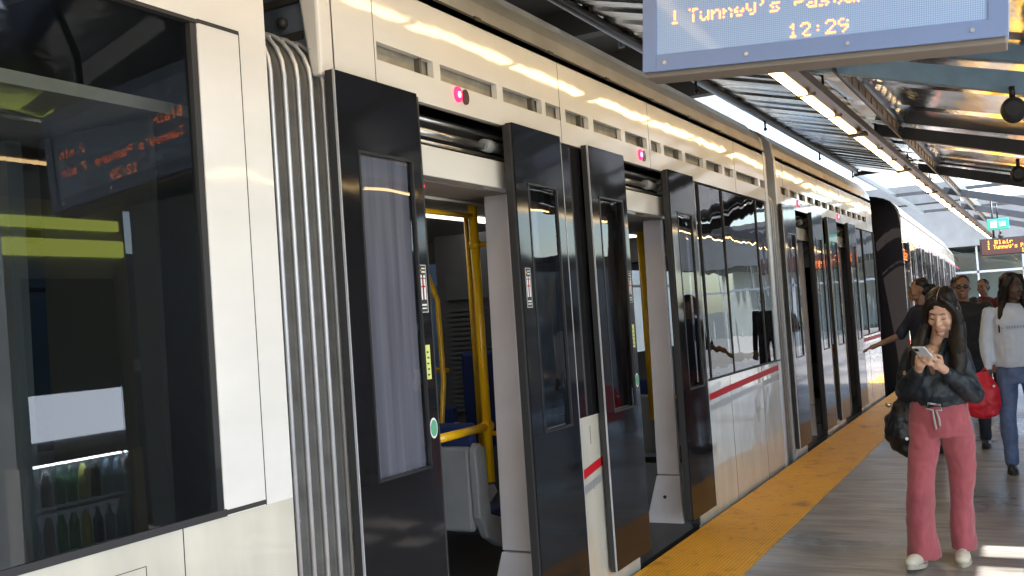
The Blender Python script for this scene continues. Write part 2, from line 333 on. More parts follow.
def doorway(par, a, b):
    """frame and door gear of one opening a..b"""
    f = MB(); f.box(X0-.06, X0-.002, a-.03, a, .0, 2.5).box(X0-.06, X0-.002, b, b+.03, 0, 2.5).build('door_frame', 'rubber', par)
    MB().box(X0-.12, X0-.04, a, b, 2.20, 2.335).build('header_panel', 'cream', par, .004)
    MB().box(X0-.55, X0-.14, a, b, 2.2, 2.215).build('header_soffit', 'intc', par)
    MB().box(X0-.2, X0-.13, a, b, 2.335, 2.5).build('gear_backing', 'seam', par)
    g = MB(); g.tube([(X0-.07, a, 2.46), (X0-.07, b, 2.46)], .009).tube([(X0-.08, a, 2.405), (X0-.08, a+.75, 2.405)], .018)
    g.tube([(X0-.09, a, 2.365), (X0-.09, b, 2.365)], .008); g.build('guide_rod', 'steel', par)
    g = MB(); g.tube([(X0-.075, a+.72, 2.41), (X0-.075, a+.78, 2.41), (X0-.075, a+.80, 2.41), (X0-.075, a+.92, 2.41)], [.03, .034, .028, .026], 14)
    g.box(X0-.1, X0-.04, a+.95, a+1.06, 2.385, 2.40).box(X0-.1, X0-.04, a+.95, a+1.06, 2.43, 2.44).box(X0-.09, X0-.05, a+1.0, a+1.02, 2.36, 2.47); g.build('door_gear', 'shell', par)
    MB().box(X0-.5, X0-.005, a, b, -.06, .012).build('door_sill', 'dark', par)
    l = MB(); l.disc((X0-.24, a+.36, 2.192), (.03, .05), axis='z', t=.008); l.build('warning_lamp', 'redlamp', par)
    # wind screen panel at the far jamb
    z = MB(); z.prism([(X0-.29, .36), (X0-.12, .36), (X0-.12, 2.2), (X0-.26, 2.2)], b-.01, b+.03); z.prism([(X0-.40, .0), (X0-.12, .0), (X0-.12, .352), (X0-.295, .352)], b-.012, b+.03)
    z.build('jamb_panel', 'jamb', par, .006)
    MB().disc((X0-.24, b-.02, .2), .012, axis='y', t=.006).build('jamb_screw', 'seam', par)
def indicator(par, y, z=2.588):
    l = MB(); l.disc((X0, y, z), (.030, .036), t=.010); o = l.build('indicator_light', 'redlamp', par)
    MB().disc((X0+.0102, y+.002, z), (.010, .014), t=.003, n=12).build('lamp_core', 'redcore', o)
    MB().disc((X0, y+.066, z-.002), (.028, .036), t=.008).build('indicator_lens', 'reddark', par)
def shell(par, y0, y1, ends=(True, True), lamp=True):
    """floor, ceiling, far side and roof of a car"""
    MB().prism(roofprof(), y0, y1).build('roof', 'roofp', par)
    MB().box(X0-.003, X0+.002, y0+.02, y1-.02, 2.982, 2.994).build('roof_seam', 'seam', par)
    for k in range(int((y1-y0)/.8)): MB().box(X0-.004, X0+.006, y0+.3+k*.8, y0+.36+k*.8, 2.978, 2.998).build('roof_clip', 'dark', par)
    MB().box(XF+.03, X0-.06, y0, y1, -.3, 0).build('car_floor', 'intf', par)
    MB().box(XF+.03, X0-.2, y0, y1, 2.3, 2.34).build('ceiling', 'intc', par)
    MB().box(-3.7, -3.55, y0+.2, y1-.2, 2.285, 2.298).build('ceiling_lamp', 'intlamp', par)
    w = MB(); w.box(XF, XF+.03, y0, y1, -.4, 1.0).box(XF, XF+.03, y0, y1, 2.1, 2.98)
    n = max(2, int((y1-y0)/1.4))
    for i in range(n+1):
        yy = y0+(y1-y0)*i/n; w.box(XF, XF+.03, max(y0, yy-.12), min(y1, yy+.12), 1.0, 2.1)
    w.build('far_side', 'int', par)
    MB().box(XF+.005, XF+.012, y0, y1, 1.0, 2.1).build('far_window', 'tglass', par)
    for e, on in ((y0, ends[0]), (y1-.03, ends[1])):
        if on:
            w = MB(); w.box(XF+.03, -4.3, e, e+.03, 0, 2.98).box(-2.95, X0-.03, e, e+.03, 0, 2.98).box(-4.3, -2.95, e, e+.03, 2.05, 2.98); w.build('end_wall', 'int', par)
def side_low(par, y0, y1, z1=.985, m='cream_low', stripe=True):
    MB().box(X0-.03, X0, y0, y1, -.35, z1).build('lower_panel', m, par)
    if stripe:
        for mm, dz, h in (('red', 0, .05), ('grey', -.085, .045)):
            s = MB(); k = max(1, int((y1-y0)/.3)); 
            for i in range(k):
                a = y0+(y1-y0)*i/k; b = y0+(y1-y0)*(i+1)/k
                za, zb = stripe_z(a)+dz, stripe_z(b)+dz
                s.add([(X0+.0015, a, za-h/2), (X0+.0015, b, zb-h/2), (X0+.0015, b, zb+h/2), (X0+.0015, a, za+h/2)], [(0, 1, 2, 3)])
            s.build('red_stripe' if mm == 'red' else 'grey_stripe', mm, par)
def pane(par, y0, y1, m='wglass', z0=1.0, z1=2.5, tilt=0):
    a = random.uniform(-.006, .006)*(y1-y0); t = random.uniform(-.004, .004); p = MB(); q = []
    for dx in (-.006, 0):
        for yy, u in ((y0+.008, -1), (y1-.008, 1)):
            for zz, w in ((z0, -1), (z1, 1)): q.append((X0+dx-.007+u*a+w*t, yy, zz))
    p.add(q, [(0, 1, 3, 2), (4, 6, 7, 5), (0, 2, 6, 4), (1, 5, 7, 3), (0, 4, 5, 1), (2, 3, 7, 6)])
    o = p.build('window', m, par)
    MB().box(X0-.008, X0+.003, y1-.008, y1+.008, z0, z1).build('window_seal', 'rubber', o)
    f = MB(); f.box(X0-.03, X0-.008, y0-.008, y0+.012, z0, z1).box(X0-.03, X0-.008, y1-.012, y1+.008, z0, z1); f.build('window_frame', 'rubber', o)
    return o
def two_door_car(par, y, slots=None, glass='wglass', last=9.6, stick=True, interior=True):
    """side with two half open double doors and a run of windows; y = start"""
    o1, o2 = (y+.52, y+1.55), (y+2.74, y+3.88); L = last-3.0
    shell(par, y, y+L)
    MB().box(X0-.03, X0-.002, y, y+.49, -.35, 2.5).build('side_panel', 'cream', par)
    side_low(par, y+1.58, y+2.71)
    MB().box(X0-.028, X0-.004, y+1.58, y+2.71, .985, 2.5).build('black_panel', 'black', par)
    side_low(par, y+3.91, y+L)
    MB().box(X0-.028, X0-.004, y+3.91, y+4.05, .985, 2.5).build('black_panel', 'black', par)
    for k, (a, b) in enumerate(((4.05, 4.42), (4.42, 5.05), (5.05, 6.12), (6.12, L))): pane(par, y+a, y+b, glass, z1=2.49)
    MB().box(X0-.02, X0+.006, y+3.95, y+L, .985, 1.0).build('window_sill', 'rubber', par)
    for a, b in (o1, o2): doorway(par, a, b)
    for y0, fl in ((y-.07, 0), (y+1.31, 1), (y+2.22, 0), (y+3.59, 1)): leaf(par, y0, fl, stick and y0 < y+3.4, backing=(y0 < y and y < 5))
    if slots is None:
        slots = []; t = y+.15
        while t < y+L-.5: slots.append((t, t+.32)); t += .42
    fascia(par, y, y+L, slots); seams(par, [y+.27, y+2.0, y+3.4, y+5.5], 2.51, 2.98)
    seams(par, [y+4.9, y+5.9], -.3, .98)
    indicator(par, y+.9); indicator(par, y+3.21, 2.575)
# --- near car
cA = thing('train_car', (0, 0, 0), 'nearest train car, with the big dark window, cut off by the left edge', 'train car', 'cars of the train at the platform')
YA = 2.63
shell(cA, -7, YA, ends=(False, True))
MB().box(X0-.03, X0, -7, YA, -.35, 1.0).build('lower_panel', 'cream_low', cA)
MB().box(X0-.03, X0, -7, YA, 2.56, 2.99).build('fascia', 'cream', cA)
MB().box(X0-.03, X0, 2.315, YA, 1.0, 2.56).build('side_panel', 'cream', cA)
MB().box(X0-.03, X0, -1.3, -.9, 1.0, 2.56).build('side_panel', 'cream', cA)
g = MB()
ang = .012
g.add([(X0-.002, -.9, 1.0), (X0-.002, 2.315, 1.0), (X0-.004-1.56*ang, 2.315, 2.56), (X0-.004-1.56*ang, -.9, 2.56), (X0-.007, -.9, 1.0), (X0-.007, 2.315, 1.0), (X0-.009-1.56*ang, 2.315, 2.56), (X0-.009-1.56*ang, -.9, 2.56)], [(0, 1, 2, 3), (7, 6, 5, 4), (0, 4, 5, 1), (1, 5, 6, 2), (2, 6, 7, 3), (3, 7, 4, 0)]); wA = g.build('window', 'tglass', cA)
MB().box(X0-.012, X0+.004, -.9, 2.32, 1.0, 1.022).box(X0-.03, X0+.002, -.9, 2.32, 2.55, 2.562).box(X0-.03, X0-.004, 2.29, 2.316, 1.0, 2.56).build('window_frame', 'rubber', wA)
s = MB().box(X0-.002, X0+.0015, 2.315, 2.50, 1.003, 1.018).box(X0-.002, X0+.0015, 2.315, 2.50, 2.552, 2.565)
seams(cA, [2.5], 1.0, 2.56); seams(cA, [2.141], -.3, 1.0)
s.build('panel_seam', 'seam', cA)
h = MB()
for a in ((1.80, 2.0, .923, .925), (1.80, 2.0, .70, .702), (1.80, 1.802, .70, .925), (1.998, 2.0, .70, .925)): h.box(X0-.001, X0+.001, *a)
h.build('hatch', 'seam', cA)
h = MB(); h.disc((X0, 1.965, .872), (.011, .014), t=.001); h.build('hatch_lock', 'dark', cA)
h = MB(); h.disc((X0, 1.965, .872), (.0075, .010), t=.0016); h.build('hatch_lock', 'white_t', cA)
# inside the near car
MB().tube([(-3.6, 1.85, 0), (-3.6, 1.85, 2.3)], .018).tube([(-2.75, 1.75, .9), (-2.75, 1.75, 2.25)], .018).build('grab_pole', 'yellow', cA)
MB().tube([(-3.0, -1, 2.02), (-3.0, 1.6, 2.02), (-3.05, 1.85, 1.95), (-3.05, 1.95, 1.6)], .016).build('grab_rail', 'yellow', cA)
MB().box(-4.8, -3.1, 2.2, 2.26, 0, 2.28).build('bulkhead', 'louver', cA)
MB().box(-3.04, -2.5, 2.28, 2.3, 0, 2.28).build('bulkhead', 'seam', cA)
for yy in (.2, 1.05):
    s = MB(); s.box(-4.7, -3.9, yy, yy+.42, .38, .48).box(-4.7, -3.9, yy+.36, yy+.44, .45, 1.12); s.build('seat', 'blue', cA, .03)
# --- bellows between near and second car
bl = MB(); rb = MB()
def bell_path(x, z, r=.20):
    p = [(x, -.2), (x, z-r)]
    for k in range(1, 7): t = k/6*PI/2; p.append((x-r+r*math.cos(t), z-r+r*math.sin(t)))
    p.append((x-r-.4, z)); return p
def bellows(par, y0, y1, n=5):
    f = MB(); ribs = []; w = (y1-y0)/n
    for i in range(n):
        a = y0+w*i
        for (u, du) in ((a+.004, 0), ):
            P = bell_path(X0-.045, 2.645); Q = bell_path(X0-.09, 2.60, .16); Z = bell_path(X0-.022, 2.668)
            R = [(p[0], a+w*.5, p[1]) for p in Z]
            r = MB().tube(R, [.0085]*len(R), 8)
            for k in range(9): r.disc((X0-.017, a+w*.5, .35+k*.28), .0035, t=.004, n=8)
            ribs.append(r.build('rib', 'alu', None))
            rows = [(Q, 0, -.001), (Q, .22, 0), (P, .42, 0), (Z, .5, -.004), (P, .58, 0), (Q, .78, 0), (Q, 1, 0)]
            vs = [(q[0]+dx, a+w*t, q[1]) for path, t, dx in rows for q in path]; m = len(Q)
            fs = [(g_*m+k, g_*m+k+1, (g_+1)*m+k+1, (g_+1)*m+k) for g_ in range(len(rows)-1) for k in range(m-1)]
            f.add(vs, fs, True)
    b = f.build('bellows', 'fabric_b', par)
    for q in ribs: q.parent = b
    MB().box(-4.7, -2.9, y0-.02, y1+.02, -.2, -.05).build('gangway_floor', 'dark', par)
    MB().box(-4.75, -2.6, y0-.02, y1+.02, 2.4, 2.45).build('gangway_top', 'rubber', par)
    MB().box(-4.75, -4.68, y0-.02, y1+.02, -.1, 2.4).build('gangway_side', 'rubber', par)
bellows(cA, 2.635, 2.995, 5)
# --- second car
cB = thing('train_car', (0, 0, 0), 'second train car, yellow poles inside its half open double doors', 'train car', 'cars of the train at the platform')
SL = [(3.286, 3.707), (3.764, 4.282), (4.343, 4.772), (4.82, 5.007), (5.071, 5.387), (5.46, 5.898), (5.966, 6.36), (6.437, 6.634), (6.696, 7.096), (7.167, 7.602), (7.682, 8.119), (8.188, 8.456), (8.543, 9.28), (9.36, 9.55)]
two_door_car(cB, 3.0, SL)
# rounded white corner post at the car end
c = MB(); c.prism([(X0-.05, 2.5), (X0-.0, 2.5), (X0, 2.95), (X0-.02, 3.1), (X0-.09, 3.2), (X0-.14, 3.2)], 2.925, 3.02); c.build('corner_post', 'cream', cB, .012)
M['endcap'] = mat('end_cap_blue', (.15, .18, .23), .5, var=.6, vscale=5, vstretch=(1, 1, .35), bump=.01, bscale=7)
MB().box(XF+.1, X0-.052, 2.962, 2.995, 2.40, 3.20).build('end_cap', 'endcap', cB)
MB().box(XF+.1, X0-.10, 2.94, 2.961, 2.80, 2.825).box(XF+.1, X0-.1, 2.95, 2.961, 2.66, 2.69).build('end_ledge', 'seam', cB)
MB().ell((X0-.19, 2.95, 2.735), (.022, .022, .022), 14, 8).build('end_buffer', 'rubber', cB)
# things inside seen through the first door
MB().tube([(-2.8, 4.83, .66), (-2.8, 4.83, 2.2)], .026).tube([(-2.8, 4.28, .965), (-2.8, 4.83, .965)], .023).tube([(-2.8, 4.83, .93), (-2.62, 4.93, .91)], .014).tube([(-2.8, 4.1, 2.14), (-2.8, 4.83, 2.14)], .015).tube([(-2.8, 4.83, 1.98), (-2.65, 4.9, 1.98)], .014).build('grab_pole', 'yellow', cB)
MB().tube([(-2.8, 4.80, .965), (-2.8, 4.86, .965)], .032).tube([(-2.8, 4.83, .94), (-2.8, 4.83, .99)], .033).build('pole_clamp', 'yellow', cB); MB().tube([(-2.8, 4.83, 1.96), (-2.8, 4.83, 2.0)], .033).build('pole_clamp', 'yellow', cB)
MB().tube([(-3.45, 4.9, 2.3), (-3.45, 5.0, 2.15), (-3.45, 5.25, 2.0), (-3.42, 5.38, 1.7), (-3.4, 5.36, 1.2), (-3.4, 5.3, .9), (-3.4, 5.3, .5)], .017).tube([(-3.3, 5.6, 2.25), (-3.3, 5.6, .6)], .016).tube([(-3.5, 4.85, 1.15), (-3.5, 4.9, 1.25), (-3.5, 5.2, 1.28), (-3.45, 5.5, 1.25)], .015).build('grab_rail', 'yellow', cB)
MB().tube([(-2.7, 3.6, 2.19), (-2.7, 5.0, 2.19)], .009).build('top_rail', 'cream', cB)
def seat(par, x, y, z=.0):
    """seat seen from behind: shell, cushion"""
    p = [(y, .86), (y+.05, .90), (y+.11, .86), (y+.13, .50), (y+.30, .44), (y+.46, .42), (y+.50, .36), (y+.40, .31), (y+.22, .30), (y+.08, .38), (y+.01, .5)]
    MB().prism(p, x-.03, x+.02, 'x').build('seat_side', 'shell', par, .01)
    MB().box(x-.48, x-.03, y+.01, y+.06, .42, .88).build('seat_back', 'shell', par, .02)
    MB().box(x-.46, x-.03, y+.06, y+.12, .45, 1.0).box(x-.46, x-.03, y+.1, y+.47, .42, .5).build('seat_cushion', 'blue', par, .02)
seat(cB, -2.78, 4.62); seat(cB, -3.5, 5.6); seat(cB, -3.5, 4.9)
MB().box(-3.6, -3.1, 5.9, 5.96, .7, 1.35).build('seat_back', 'blue', cB, .03)
l = MB(); l.box(-4.0, -3.2, 6.3, 6.34, 0, 2.2); l.build('bulkhead', 'int', cB)
l = MB()
for k in range(22): l.box(-3.9, -3.35, 6.27, 6.295, .9+k*.035, .92+k*.035)
l.box(-3.9, -3.35, 6.26, 6.29, 1.72, 1.9); l.build('louver', 'louver', cB)
MB().tube([(-2.8, 7.43, .69), (-2.8, 7.43, 2.17)], .026).tube([(-2.8, 7.43, 1.98), (-2.62, 7.5, 1.98)], .014).tube([(-2.8, 7.43, .86), (-2.62, 7.5, .86)], .014).build('grab_pole', 'yellow', cB)
seat(cB, -2.78, 7.5)
m = MB(); m.box(X0+.0012, X0+.002, 5.10, 5.104, .83, .93).box(X0+.0012, X0+.002, 5.10, 5.103, .58, .63); m.build('panel_mark', 'seam', cB)
bellows(cB, 9.605, 9.925, 4)
for yy in (9.52, 9.93): MB().prism([(X0-.1, -.3), (X0+.004, -.3), (X0+.004, 2.95), (X0-.02, 3.12), (X0-.1, 3.22)], yy, yy+.09).build('end_pillar', 'alu', cB if yy < 9.6 else cB)
# --- third car
cC = thing('train_car', (0, 0, 0), 'third train car just past the second folding joint, behind the black bag', 'train car', 'cars of the train at the platform')
two_door_car(cC, 10.02, None, last=9.05)
# driver's cab end of the third car
def cab(par, y0, y1, mcol, mglass, rev=False):
    """tapered nose from full section at y0 to the tip at y1"""
    secs = []
    c = (X0+XF)/2
    for t in (0, .25, .5, .75, .92, 1):
        k = math.sqrt(max(0, 1-(t*.93)**2.2)); hw = (X0-XF)/2*(.58+.42*k); top = 3.38-(1-k)*1.0; y = y0+(y1-y0)*t
        ring = []
        for a in range(25):
            th = PI*a/24; cx = math.cos(th); sx = math.sin(th); e = .32
            ring.append((c+hw*math.copysign(abs(cx)**e, cx), y, 1.9+(top-1.9)*sx**e if a not in (0, 24) else 1.9))
        ring = [(c+hw, y, -.3)]+ring+[(c-hw, y, -.3)]; secs.append(ring)
    n = len(secs[0]); v = [p for s in secs for p in s]
    f = [(i*n+k, i*n+k+1, (i+1)*n+k+1, (i+1)*n+k) for i in range(len(secs)-1) for k in range(n-1)]+[tuple((len(secs)-1)*n+k for k in range(n))]
    b = MB(); b.add(v, f, True); return b.build('cab_nose', mcol, par)
cab(cC, 16.07, 17.4, 'nose', 'black')
for z in (1.35,):
    MB().box(-4.3, -3.0, 17.32, 17.42, .05, .45).build('coupler_cover', 'dark', cC)
# --- second trainset, on the curve
def far_car(y0, label, nose, L=18, rz=math.radians(2.2), x=-2.3):
    R = Matrix.Rotation(rz, 3, 'Z'); loc = Vector((x, y0, 0))-R@Vector((X0, 0, 0))
    c = thing('train_car', loc, label, 'train car', 'cars of the train at the platform', rz)
    shell(c, 0, L, ends=(not nose, True))
    side_low(c, 0, L, m='cream', stripe=True)
    doors = [.9+k*3.2 for k in range(int((L-2)/3.2))]
    e = 0
    sl = []; t = .2
    while t < L-.5: sl.append((t, t+.32)); t += .42
    fascia(c, 0, L, sl)
    k = 0
    for d in doors:
        while e < d-.1:
            w = min(.9, d-e); pane(c, e, e+w, 'wglass'); e += w
        lf = leaf(c, d, 0, False, 'wglass'); leaf(c, d+.55, 1, False, 'wglass'); indicator(c, d+.4); e = d+1.1
    while e < L-.1:
        w = min(.9, L-e); pane(c, e, e+w, 'wglass'); e += w
    if nose: cab(c, 0, -1.7, 'nose', 'black')
    return c
c4 = far_car(19.6, 'first car of the train behind, with a black rounded cab nose', True)
# orange destination display in the first side window of that train
DG = {'1': '0010001100001000010000100001000111', '2': '01110100010000100010001000100011111'}
FONT = {
 '1': ["00100","01100","00100","00100","00100","00100","01110"], '2': ["01110","10001","00001","00010","00100","01000","11111"],
 '9': ["01110","10001","10001","01111","00001","00010","01100"], '7': ["11111","00001","00010","00100","01000","01000","01000"],
 ':': ["00000","00000","00100","00000","00100","00000","00000"], "'": ["00100","00100","01000","00000","00000","00000","00000"],
 'T': ["11111","00100","00100","00100","00100","00100","00100"], 'P': ["11110","10001","10001","11110","10000","10000","10000"],
 'B': ["11110","10001","10001","11110","10001","10001","11110"], 'u': ["00000","00000","10001","10001","10001","10011","01101"],
 'n': ["00000","00000","10110","11001","10001","10001","10001"], 'e': ["00000","00000","01110","10001","11111","10000","01110"],
 'y': ["00000","10001","10001","10001","01111","00001","01110"], 's': ["00000","00000","01111","10000","01110","00001","11110"],
 'a': ["00000","00000","01110","00001","01111","10001","01111"], 't': ["01000","01000","11100","01000","01000","01001","00110"],
 'r': ["00000","00000","10110","11001","10000","10000","10000"], 'l': ["01100","00100","00100","00100","00100","00100","01110"],
 'i': ["00100","00000","01100","00100","00100","00100","01110"], 'm': ["00000","00000","11010","10101","10101","10101","10101"], ' ': ["00000"]*7}
P = 0
def led_text(mb, s, x, z, p, d, y=0, px=None):
    """dot-matrix characters; x,z = top left; p pitch; d dot half size; faces -Y"""
    px = px or p
    for ch in s:
        for r, row in enumerate(FONT[ch]):
            for c_, b in enumerate(row):
                if b == '1' and (p != P or random.random() > .13): cx = x+c_*px; cz = z-r*p; mb.add([(cx-d, y, cz-d), (cx+d, y, cz-d), (cx+d, y, cz+d), (cx-d, y, cz+d)], [(0, 1, 2, 3)])
        x += 6*px
ds = MB()
bpy_t = MB(); led_text(bpy_t, 'Blair', 0, 0, .03, .012)
o = bpy_t.build('destination_display', 'fled', c4); o.rotation_euler = (0, 0, PI/2); o.location = (X0+.004, .1, 2.35)
c5 = far_car(38.1, 'far end car of the train behind, in full sun', False, 45, math.radians(2.9), -3.05)
# ------------------------------------------------------------ canopy
CX = .41
def roof_z(x):
    a = x if x < CX else 2*CX-x
    return 3.52+.27*(-1.6-a)
cn = thing('platform_canopy', (0, 0, 0), 'ribbed steel platform roof with dark beams and a girder over the train doors', 'canopy')
def soffit(x0, x1, y0, y1, step0, name, m, tooth0):
    s = MB(); y = y0
    while y < y1-1e-4:
        tooth = tooth0*random.uniform(.3, 1.5); step = min(step0*random.choice((.8, 1, 1, 1.25)), y1-y)
        a = [(x, roof_z(x)) for x in (x0, x1)]
        s.add([(x0, y, roof_z(x0)), (x1, y, roof_z(x1)), (x1, y+step*.86, roof_z(x1)+tooth), (x0, y+step*.86, roof_z(x0)+tooth), (x1, y+step, roof_z(x1)), (x0, y+step, roof_z(x0))],
              [(0, 1, 2, 3), (3, 2, 4, 5)]); y += step
    return s.build(name, m, cn)
soffit(-3.0, -1.66, -8, 19.5, .42, 'soffit', 'soffit', .016)
soffit(-1.66, CX, -8, 17.6, 1.1, 'soffit', 'mirror', .012)
soffit(CX, 2.3, -8, 17.6, 1.1, 'soffit', 'mirror', .012)
r = MB()
r.add([(x, y, roof_z(x)+.14) for y in (-8, 17.6) for x in (-1.6, CX, 2.3)], [(0, 1, 4, 3), (1, 2, 5, 4)])
r.add([(x, y, roof_z(x)+.14) for y in (-8, 19.5) for x in (-3.0, -1.6)], [(0, 1, 3, 2)])
# unseen right wing, shaped to darken reflections; slots cut to cast sun patches
def at_roof(gx, gy):
    z = 3.78; k = z/sd.z; return gx+sd.x*k, gy+sd.y*k
slots = [at_roof(-.45, 6.34)[1], at_roof(-.45, 5.84)[1], at_roof(-.45, 5.34)[1]]
xs = at_roof(-.45, 6.33)[0]
r.build('roof_sheet', 'dark', cn)
ed = []
y = -8.0
for a in sorted(slots): ed.append((y, a)); y = a+.30
ed.append((y, 17.6))
w = MB(); w.box(2.3, xs, -8, 17.6, 3.78, 3.90)
for a, b in ed: w.box(xs, 7.2 if a > 0 else 3.0, a, b, 3.78, 3.90)
w.build('shade_wing', 'girder', cn)
g = MB(); g.tube([(-2.99, -8, 3.86), (-2.99, 19.5, 3.86)], .045).build('edge_pipe', 'dark', cn)
for yy in (9.8, 12.6, 16, 19): MB().tube([(-2.98, yy, 3.83), (-2.98, yy, 3.74)], .014).ell((-2.98, yy, 3.72), .025, 8, 6).build('pipe_fitting', 'dark', cn)
beams_y = [-4, 0.1, 4.1, 8.1, 12.1, 16.35, 20.6, 24.9, 29.2]
for i, yy in enumerate(beams_y):
    b = MB(); b.prism([(-1.60, 3.37), (CX, 2.78), (CX, 2.95), (-1.60, 3.50)], yy-.05, yy+.05)
    b.prism([(2*CX+1.60, 3.37), (2*CX+1.6, 3.50), (CX, 2.95), (CX, 2.78)], yy-.05, yy+.05)
    b.build('beam', 'bluebeam' if i == 3 else 'beam', cn, .004)
g = MB(); g.box(-1.40, -1.30, -8, 31, 3.40, 3.43).box(-1.40, -1.37, -8, 31, 3.43, 3.56).box(-1.33, -1.30, -8, 31, 3.43, 3.56)
g.build('girder', 'girder', cn)
g = MB()
y = -8
while y < 31: g.box(-1.33, -1.322, y, y+.05, 3.32, 3.40); y += .35
g.box(-1.335, -1.317, -8, 31, 3.28, 3.32).build('cable_tray', 'beam', cn)
for yy in (-4, 12.1, 20.6, 29.2): MB().tube([(CX, yy, 0), (CX, yy, 2.85)], .11, 20).build('column', 'girder', cn)
g = MB()
for xx in (-3.0, 3.9): g.box(xx-.04, xx+.04, 19.5, 31, 3.78, 3.86)
for yy in (19.55, 24.9, 30.9): g.box(-3.0, 3.9, yy-.04, yy+.04, 3.79, 3.87)
g.build('open_frame', 'beam', cn)
MB().box(-7.0, -3.05, -8, 6.6, 3.98, 4.06).build('roof_extension', 'beam', cn)
# strip lights in a bronze tray
def light_row(x, sgn, label):
    t = thing('strip_light', (x, 8, 3.2), label, 'strip light', 'long strip lights under the roof')
    L = lambda o: (setattr(o, 'location', (-x, -8, -3.2)), o)[1]
    b = MB(); b.prism([(x-.05, 3.215), (x+.05, 3.215), (x+.10*sgn, 3.26), (x+.12*sgn, 3.31), (x-.07*sgn, 3.31), (x-.07*sgn, 3.225)], -8, 42)
    L(b.build('light_tray', 'bronze', t))
    k = 0; y = -7.8
    seg = MB(); br = MB()
    while y < 41.5:
        ln = 1.12
        L(MB().box(x-.036, x+.036, y, y+ln, 3.198, 3.213).build('lamp_tube', 'lamp', t)); L(MB().box(x-.055, x+.1, y+ln+.01, y+ln+.04, 3.19, 3.214).build('tray_bracket', 'dark', t)); y += ln+.05
        k += 1
        if k % 3 == 0:
            L(MB().box(x-.06, x+.12, y, y+.16, 3.185, 3.215).build('tray_bracket', 'dark', t)); y += .22
    
    h = MB()
    for yy in range(-6, 31, 3): h.tube([(x+.03, yy, 3.3), (x+.03, yy, 3.5)], .01)
    L(h.build('hanger', 'dark', t))
    return t
light_row(-1.63, 1, 'long warm strip light hanging above the yellow strip beside the train')
light_row(2.46, 1, 'long strip light seen only as a thin bright line mirrored in the train windows')
# round black speakers
for (x, y, z), lb in (((-.125, 8.0, 2.80), 'round black loudspeaker hanging under the blue beam'), ((-.19, 12.1, 2.74), 'round black loudspeaker hanging under the dark beam farther back')):
    t = thing('loudspeaker', (x, y, z), lb, 'loudspeaker', 'round loudspeakers under the roof')
    MB().ell((0, 0, 0), (.085, .09, .095), 20, 12).build('speaker_shell', 'rubber', t)
    MB().tube([(0, 0, .09), (0, 0, .17)], .02).build('mount', 'dark', t)
    MB().disc((0, -.093, 0), .05, axis='y', t=.01).build('grille', 'dark', t)
# ------------------------------------------------------------ hanging display
def solve_sign():
    pass
Y0 = 3.5
sg = thing('departure_display', (-.652, 3.5, 2.378), 'large grey blue departure board hanging in front, orange time 12:29', 'departure board')

W2, H2, D2 = .603, .52, .13      # local: origin = bottom centre of the front face
MB().box(-W2, W2, 0, D2, .012, H2).build('housing', 'signbox', sg, .006)
MB().box(-W2+.003, W2-.003, .01, D2+.01, -.018, .0115).build('underside', 'signdark', sg, .006)
sx0, sx1, sz0, sz1 = -W2+.052, W2-.058, .058, H2-.058
fr = MB(); fr.box(-W2, sx0, -.012, -.001, .0, H2).box(sx1, W2, -.012, -.001, .0, H2).box(sx0, sx1, -.012, -.001, .0, sz0).box(sx0, sx1, -.012, -.001, sz1, H2)
fr.build('front_frame', 'signbox', sg, .002)
MB().box(sx0, sx1, -.006, -.001, sz0, sz1).build('screen', 'screen', sg)
P = .0069
dots = MB(); nx = int((sx1-sx0)/P)-1; nzz = int((sz1-sz0)/P)-1
for i in range(nx):
    for j in range(nzz):
        cx = sx0+P*(i+1); cz = sz0+P*(j+1); q = .0019
        dots.add([(cx-q, -.0066, cz-q), (cx+q, -.0066, cz-q), (cx+q, -.0066, cz+q), (cx-q, -.0066, cz+q)], [(0, 1, 2, 3)])
dots.build('unlit_dots', 'leddot', sg)
lt = MB(); q = .0031
def put(s, col_, zt, off=0): led_text(lt, s, sx0+P*(col_+1)+off, sz0+P*zt, P, q, -.0074)
put('12:29', 68, 8); put('1', 7, 22); put("Tunney's Pasture", 17, 22); put('7 min', 122, 22); put('1', 7, 36); put('Blair', 17, 36); put('2 min', 122, 36)
lt.build('led_text', 'led', sg)
sc = MB()
for x in (-W2+.085, -.22, .12, .5): sc.disc((x, -.0165, .028), .007, axis='y', t=.005, n=12)
for x in (-W2+.03, W2-.03): sc.disc((x, -.0165, .3), .007, axis='y', t=.005, n=12)
sc.build('screw', 'screwm', sg)
MB().tube([(-.35, .06, H2), (-.35, .06, .98)], .02).tube([(.35, .06, H2), (.35, .06, .83)], .02).build('hanger', 'dark', sg)
sg.rotation_euler = (0, math.radians(4.3), math.radians(1.5))
# far display
fs = thing('departure_display', (-.28, 22, 2.16), 'far small departure board with orange text behind the woman in the white sweatshirt', 'departure board')
MB().box(-.86, .86, 0, .2, 0, .35).build('housing', 'beam', fs, .01)
MB().box(-.83, .83, -.006, -.001, .03, .32).build('screen', 'fscreen', fs)
lt = MB(); p = .0112
led_text(lt, "1 Blair", -.72, .30, p, .0062, -.008); led_text(lt, "1 Tunney's Pasture", -.72, .205, p, .0062, -.008, p*.8); led_text(lt, '12:29', -.12, .11, p, .006, -.008, p*.8)
led_text(lt, "2", .33, .30, p, .0062, -.008); led_text(lt, "7", .33, .205, p, .0062, -.008)
lt.build('led_text', 'fled', fs)
MB().tube([(-.6, .1, .35), (-.6, .1, 1.2)], .02).tube([(.6, .1, .35), (.6, .1, 1.1)], .02).build('hanger', 'dark', fs)
ex = thing('exit_sign', (-.75, 21, 2.62), 'small green exit sign hanging above the far departure board', 'exit sign')
